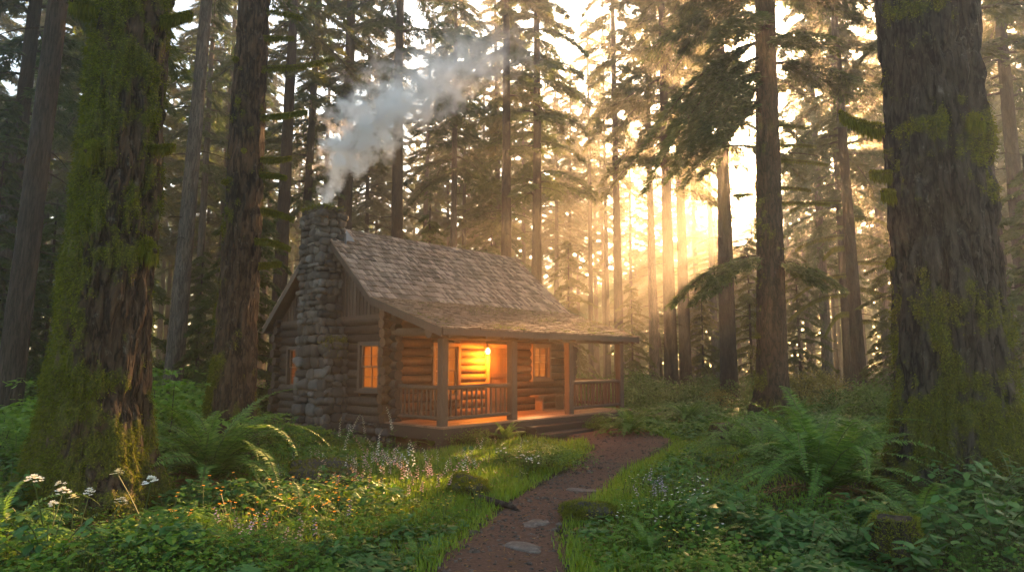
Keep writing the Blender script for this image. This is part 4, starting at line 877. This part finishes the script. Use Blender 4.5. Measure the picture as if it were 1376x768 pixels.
GF = 'small ferns in the foreground ground cover'; SMF = []
for v in range(3):
    mb = MB()
    for k in range(13):
        me = FR[(k + v) % 6]; co_ = np.zeros(len(me.vertices) * 3, np.float32); me.vertices.foreach_get('co', co_); co_ = co_.reshape(-1, 3)
        nv = len(co_); Mx = np.array(Matrix.Rotation(k * 2.4 + rng.normal(0, .3), 3, 'Z') @ Matrix.Rotation(rng.normal(.1, .2), 3, 'Y')); co_ = co_ @ Mx.T * rng.uniform(.3, .46)
        fq = np.array([list(p.vertices) for p in me.polygons if len(p.vertices) == 4]); mb.add(co_, fq)
    SMF.append(mb.mesh('small_fern', [M['fern']]))
for px, py in [(350, 690), (395, 725), (460, 745), (260, 715), (520, 720), (310, 755), (560, 755), (215, 735), (870, 745), (930, 690), (960, 740), (1010, 700), (890, 700), (1045, 720), (1090, 730), (840, 770), (980, 660), (930, 645), (1150, 700), (1200, 680), (430, 775), (120, 765), (50, 770), (1300, 770), (420, 620), (460, 600), (580, 600), (330, 660), (900, 620), (950, 600), (1250, 700), (1020, 775)]:
    p = g3(px, py); tag(link('small_fern', SMF[int(rng.integers(0, 3))], None, p, (0, 0, rng.uniform(0, 6)), rng.uniform(.7, 1.25)), 'small fern growing out of the leafy ground cover in the foreground', 'fern', GF)
n = 9000; y = 4.5 + 15 * rng.random(n) ** 1.4; x = (rng.random(n) - .5) * 2 * (y * .85); ok = ~blocked(x, y); x, y = x[ok], y[ok]; n = len(x); az = rng.uniform(0, 6.28, n)
D = nrm(np.stack([np.cos(az), np.sin(az), rng.normal(0, .18, n)], -1)); S = nrm(np.cross(D, np.array([0, 0, 1.])) + rng.normal(0, .4, (n, 3))); tw = rng.random(n) < .35; pd = path_dist(x, y)
P = np.stack([x, y, hgt(x, y) + np.where(pd < .05, .03, rng.uniform(.03, .16, n))], -1); mb = MB(); mb.kites(P, D, S, np.where(tw, rng.uniform(.1, .3, n), rng.uniform(.03, .07, n)), np.where(tw, .008, rng.uniform(.02, .035, n)), 0, .25)
tag(mb.build('leaf_litter', M['fern_dry']), 'dead brown leaves and fallen twigs lying among the plants and on the path', 'leaf litter', None, 'stuff')

# flowers
def spike_mesh(seed, h, pet, n=14, leaf=4):
    rg = np.random.default_rng(seed); mb = MB(); u = np.linspace(0, 1, 5)[:, None]; b_ = rg.normal(0, .05, 2); P = np.concatenate([b_[None] * u ** 2 * 1.5, h * u], 1); mb.tube(P, .004, 4, 0, False)
    for k in range(n):
        v = .5 + .5 * k / n; c = np.array([np.interp(v, u[:, 0], P[:, a]) for a in range(3)]); a = k * 2.4; l = .026 * (1.25 - .6 * (k / n)); d = np.array([math.cos(a), math.sin(a), -.2])
        for q in range(3): aa = a + (q - 1) * .9; dq = nrm(np.array([[math.cos(aa), math.sin(aa), rg.uniform(-.4, .4)]])); mb.kites(c[None] + d * .006, dq, nrm(np.cross(dq, np.array([[0, 0, 1.]]))), l, l * .7, 1, .2, .6)
    for k in range(leaf):
        a = rg.uniform(0, 6.28); D = nrm(np.array([[math.cos(a), math.sin(a), .5]])); mb.leaf6(np.array([[0, 0, h * rg.uniform(.05, .45)]]), D, nrm(np.cross(D, np.array([[0, 0, 1.]]))), .09, .035, 2)
    return mb.mesh('wildflower', [M['stem'], M[pet], M['cover']])
def bloom_mesh(seed, h, pet, heads=3, size=.022, petals=6):
    rg = np.random.default_rng(seed); mb = MB()
    for k in range(heads):
        b_ = rg.normal(0, .07, 2); hh = h * rg.uniform(.75, 1.1); u = np.linspace(0, 1, 5)[:, None]; P = np.concatenate([b_[None] * u, hh * u], 1); mb.tube(P, .0035, 4, 0, False)
        for q in range(petals): a = q * 6.28 / petals; D = nrm(np.array([[math.cos(a), math.sin(a), .35]])); mb.kites(P[-1:], D, nrm(np.cross(D, np.array([[0, 0, 1.]]))), size, size * .8, 1, .1, .6)
    for k in range(5):
        a = rg.uniform(0, 6.28); D = nrm(np.array([[math.cos(a), math.sin(a), .4]])); mb.leaf6(np.array([[0, 0, h * rg.uniform(.1, .6)]]), D, nrm(np.cross(D, np.array([[0, 0, 1.]]))), .07, .04, 2)
    return mb.mesh('wildflower', [M['stem'], M[pet], M['cover']])
def umbel_mesh(seed, h):
    rg = np.random.default_rng(seed); mb = MB(); b_ = rg.normal(0, .1, 2); u = np.linspace(0, 1, 6)[:, None]; P = np.concatenate([b_[None] * u ** 1.5, h * u], 1); mb.tube(P, .005, 4, 0, False)
    for k in range(16):
        a = rg.uniform(0, 6.28); r = rg.uniform(.0, .06); e = P[-1] + np.array([math.cos(a) * r, math.sin(a) * r, .05 - r * .7 + rg.uniform(-.015, .015)]); mb.tube([P[-1], e], .002, 3, 0, False)
        for q in range(5): aa = q * 1.257 + a; D = nrm(np.array([[math.cos(aa), math.sin(aa), .25]])); mb.kites(e[None], D, nrm(np.cross(D, np.array([[0, 0, 1.]]))), .022, .018, 1, .1, .6)
    for k in range(4):
        a = rg.uniform(0, 6.28); D = nrm(np.array([[math.cos(a), math.sin(a), .3]])); mb.leaf6(np.array([[0, 0, h * rg.uniform(.05, .5)]]), D, nrm(np.cross(D, np.array([[0, 0, 1.]]))), .14, .06, 2)
    return mb.mesh('wildflower', [M['stem'], M['petal_white'], M['cover']])
FS = {'pink': [spike_mesh(k, .26 + .06 * k, 'petal_pink', 9 + k) for k in range(4)], 'white': [spike_mesh(10 + k, .28 + .07 * k, 'petal_white', 8 + k) for k in range(4)], 'orange': [bloom_mesh(20 + k, .3 + .04 * k, 'petal_orange') for k in range(3)], 'yellow': [bloom_mesh(30 + k, .22, 'petal_yellow', 3, .018) for k in range(2)], 'small_white': [bloom_mesh(40 + k, .24, 'petal_white', 4, .018, 5) for k in range(2)], 'lilac': [spike_mesh(50, .34, 'petal_lilac', 10)], 'umbel': [umbel_mesh(60 + k, .55 + .1 * k) for k in range(3)], 'tall': [spike_mesh(70 + k, .85, 'petal_white', 22, 6) for k in range(2)]}
def scatter(kind, pts, label, group, sc=(.85, 1.25)):
    for px, py in pts:
        p = g3(px, py)
        if path_dist(p[:1], p[1:2])[0] < .03: continue
        me = FS[kind][int(rng.integers(0, len(FS[kind])))]; tag(link('wildflower', me, None, p, (rng.normal(0, .17), rng.normal(0, .17), rng.uniform(0, 6.28)), rng.uniform(*sc)), label, 'flower', group)
def blob(cx, cy_, sx, sy, n): return [(cx + rng.normal(0, sx), min(cy_ + rng.normal(0, sy), 790)) for _ in range(n)]
scatter('pink', blob(545, 640, 60, 17, 50) + blob(460, 650, 45, 16, 22), 'pink flower spike in the meadow patch left of the path', 'pink flower spikes of the meadow patch')
scatter('white', blob(530, 640, 75, 18, 36), 'white flower spike among the pink ones in the meadow patch', 'white flower spikes of the meadow patch')
scatter('tall', [(456, 612), (494, 606), (526, 600), (452, 640), (505, 640), (462, 604), (533, 606)], 'tall white flower spike standing before the cabin corner', 'tall white flower spikes by the cabin corner')
scatter('orange', blob(330, 722, 60, 20, 26) + blob(430, 690, 45, 15, 12), 'orange wildflower in the leafy patch before the big left fern', 'orange wildflowers before the left fern')
scatter('yellow', blob(470, 690, 70, 18, 30) + blob(600, 690, 30, 12, 8), 'tiny yellow flower low in the meadow left of the path', 'yellow flowers left of the path')
scatter('lilac', blob(330, 730, 80, 15, 14), 'lilac flower spike in the leafy patch by the left fern', 'lilac flower spikes by the left fern')
scatter('umbel', [(60, 745), (75, 740), (95, 745), (108, 738), (55, 760), (190, 752), (205, 745), (112, 770), (98, 765)], 'white flower head at the foot of the mossy left trunk', 'white flower heads by the left trunk')
scatter('small_white', blob(745, 632, 28, 8, 24) + blob(690, 628, 14, 5, 6), 'small white flower on the rounded bush beside the path', 'white flowers on the rounded bush', (.9, 1.5))
scatter('small_white', blob(930, 700, 55, 25, 34), 'small white flower in the green bank right of the path', 'white flowers right of the path')
scatter('yellow', blob(930, 720, 60, 25, 22), 'tiny yellow flower in the green bank right of the path', 'yellow flowers right of the path')
scatter('lilac', blob(890, 675, 15, 8, 8), 'lilac flower spike right beside the path', 'lilac flower spikes right of the path')

M['moss_sunny'] = leaf_mat('moss_sunny', [(.05, .06, .008), (.13, .14, .018), (.24, .23, .03)], .35, rough=.9, spec=.05, patch=.5)
# stones, stumps, mossy lumps
def rock(name, px, py, s, label, cat, m='path_stone', moss=0, amp=.55, seedp=0, roots=False):
    p = g3(px, py); mb = MB(); V, F = rcube(14, 2.6); V = V * (1 + (.8 if moss else amp) * (fbm(V, 1.2, seedp, 4)[:, None] - .5) * 2); V = V * np.array(s); mb.add(V, F, 0)
    if moss:
        k = V[:, 2] > s[2] * -.1; Vn = nrm(V / np.array(s) ** 2); q = np.where(k & (fbm(V, 2.2, 4) + Vn[:, 2] * .45 > .48))[0]
        moss_on(mb, V[q], Vn[q], moss, .024, 1, .012)
    return tag(mb.build(name, [M[m], M['moss_sunny']], None, True, p + np.array([0, 0, s[2] * (.35 if moss else .12)]), (0, 0, rng.uniform(0, 6))), label, cat)
rock('path_stone', 718, 706, (.19, .14, .05), 'pale flat stone sunk in the path, the middle one', 'stone', seedp=1); rock('path_stone', 700, 738, (.22, .13, .045), 'pale flat stone in the path nearest the bottom edge', 'stone', seedp=2); rock('path_stone', 782, 660, (.28, .16, .035), 'pale flat stone at the path bend, the farthest one', 'stone', seedp=3)
rock('mossy_rock', 793, 700, (.36, .24, .17), 'mossy rock on the right edge of the path', 'rock', 'stone', 15000, seedp=4); rock('mossy_rock', 632, 664, (.36, .26, .2), 'mossy boulder in the grass left of the path', 'rock', 'stone', 15000, seedp=5); rock('mossy_rock', 432, 650, (.5, .4, .26), 'low moss mound in the meadow left of the flower patch', 'rock', 'stone', 14000, seedp=6)
def stump(px, py, r, h, label, seed):
    p = g3(px, py); o = thing('tree_stump', label, 'stump', p); V, F, No, d = trunk_geo(h, r, r * .85, r * .7, 60, 26, .05, seed); mb = MB(); mb.add(V, F); tp = V[-60:].copy(); mb.add(np.vstack([tp, tp.mean(0, keepdims=True) + [0, 0, .02]]), [(q, (q + 1) % 60, 60) for q in range(60)])
    mb.build('stump_body', M['bark'], o, True); mb = MB(); q = np.where((V[:, 2] > h * .75) | (fbm(V, 3, 2) > .6))[0]; moss_on(mb, V[q] * np.array([.98, .98, 1]), No[q] * .8 + np.array([0, 0, 1.]), 9000, .024, 0, .012); mb.build('moss', M['moss_sunny'], o)
stump(988, 590, .42, .38, 'mossy tree stump between the path end and the big right fern', 71)
stump(1210, 770, .14, .5, 'slim mossy stump at the foot of the giant right trunk', 72)
mb = MB(); P = np.array([g3(640, 672), g3(668, 682), g3(688, 686), g3(702, 690)]) + np.array([[0, 0, .05], [0, 0, .07], [0, 0, .06], [0, 0, 0]]); mb.tube(P, [.06, .05, .04, .015], 8); tag(mb.build('tree_root', M['bark'], None, True), 'dark bare root reaching onto the left edge of the path', 'root')
# grit on the path
n = 1600; k = rng.integers(3, K - 8, n); u = rng.uniform(-.9, .9, n); B = PATHC[k] + nrm(pr - pl)[k] * (PATHW[k] * u)[:, None] + rng.normal(0, .05, (n, 2)); mb = MB()
V0, F0 = rcube(2, 3)
for q in range(n):
    s = rng.uniform(.006, .02) * (2.2 if rng.random() < .06 else 1); mb.add(V0 * np.array([s * rng.uniform(.8, 1.8), s, s * .7]) + np.array([B[q, 0], B[q, 1], float(hgt(B[q, 0], B[q, 1])) + .024]), F0)
tag(mb.build('gravel', M['bark_grey']), 'small grit and twigs scattered over the dirt path', 'gravel', None, 'stuff')

# ------------------------------------------------------------------ smoke and haze
fl = np.array(cab(-.4, CS, 6.46)); path_s = [(0, 0), (.2, .55), (.5, 1.2), (.95, 2.0), (1.5, 2.75), (2.5, 3.6), (3.9, 4.6), (5.2, 6.0)]; rad = [.22, .5, .85, 1.25, 1.65, 2.0, 2.2, 2.2]
mb = MB(); P = np.array([(a, 0, z) for a, z in path_s]); mb.tube(P, np.array(rad) * 1.15, 20); m = bpy.data.materials.new('smoke'); m.use_nodes = True; t = m.node_tree; t.nodes.remove(t.nodes['Principled BSDF']); n = N(t)
pv = n.new('ShaderNodeVolumePrincipled'); pv.inputs['Color'].default_value = (.985, .98, .975, 1); pv.inputs['Anisotropy'].default_value = .05
co = n.coord(); sx = n.new('ShaderNodeSeparateXYZ'); n.link(co, sx.inputs[0])
zf = n.math('DIVIDE', sx.outputs[2], 6.5)
def fcurve(pts):
    c = n.new('ShaderNodeFloatCurve'); cu = c.mapping.curves[0]
    while len(cu.points) < len(pts): cu.points.new(.5, .5)
    for q, (a, b_) in enumerate(pts): cu.points[q].location = (a, b_); cu.points[q].handle_type = 'VECTOR'
    c.mapping.update(); n.link(zf, c.inputs[1]); return c.outputs[0]
cx = n.math('MULTIPLY', fcurve([(z / 6.5, a / 6) for a, z in path_s] + [(1, 1)]), 6.0); rr = n.math('MULTIPLY', fcurve([(z / 6.5, r / 2.5) for (a, z), r in zip(path_s, rad)] + [(1, .88)]), 2.5)
wv = n.new('ShaderNodeTexNoise'); wv.inputs['Scale'].default_value = 1.3; wv.inputs['Detail'].default_value = 4; n.link(co, wv.inputs['Vector'])
dx = n.math('ADD', n.math('SUBTRACT', sx.outputs[0], cx), n.math('MULTIPLY', n.math('SUBTRACT', wv.outputs[0], .5), .9)); dist = n.math('DIVIDE', n.math('SQRT', n.math('ADD', n.math('MULTIPLY', dx, dx), n.math('MULTIPLY', sx.outputs[1], sx.outputs[1]))), rr)
nz = n.noise(co, 1.9, 7, .6); den = n.math('MAXIMUM', n.math('SUBTRACT', n.math('ADD', n.math('SUBTRACT', .66, dist), n.math('MULTIPLY', n.math('SUBTRACT', nz, .5), 4.2)), .0), 0.0)
dens = n.math('MULTIPLY', n.math('MINIMUM', den, .6), fcurve([(0, 1.0), (.1, 1.0), (.25, .75), (.42, .26), (.6, .11), (.75, .05), (.92, .0), (1, .0)])); n.link(n.math('MULTIPLY', dens, 23.0), pv.inputs['Density'])
n.link(pv.outputs[0], t.nodes['Material Output'].inputs['Volume'])
tag(mb.build('smoke', m, None, True, fl, (0, 0, .25)), 'white smoke drifting right from the stone chimney', 'smoke', None, 'stuff')
mb = MB(); mb.box(-125, 125, -45, 150, -3, 37.5); m = bpy.data.materials.new('haze'); m.use_nodes = True; t = m.node_tree; t.nodes.remove(t.nodes['Principled BSDF']); pv = t.nodes.new('ShaderNodeVolumePrincipled')
pv.inputs['Color'].default_value = (.95, .93, .88, 1); pv.inputs['Density'].default_value = .0029; pv.inputs['Anisotropy'].default_value = .8; t.links.new(pv.outputs[0], t.nodes['Material Output'].inputs['Volume'])
tag(mb.build('haze', m), 'pale morning mist filling the forest', 'mist', None, 'stuff')
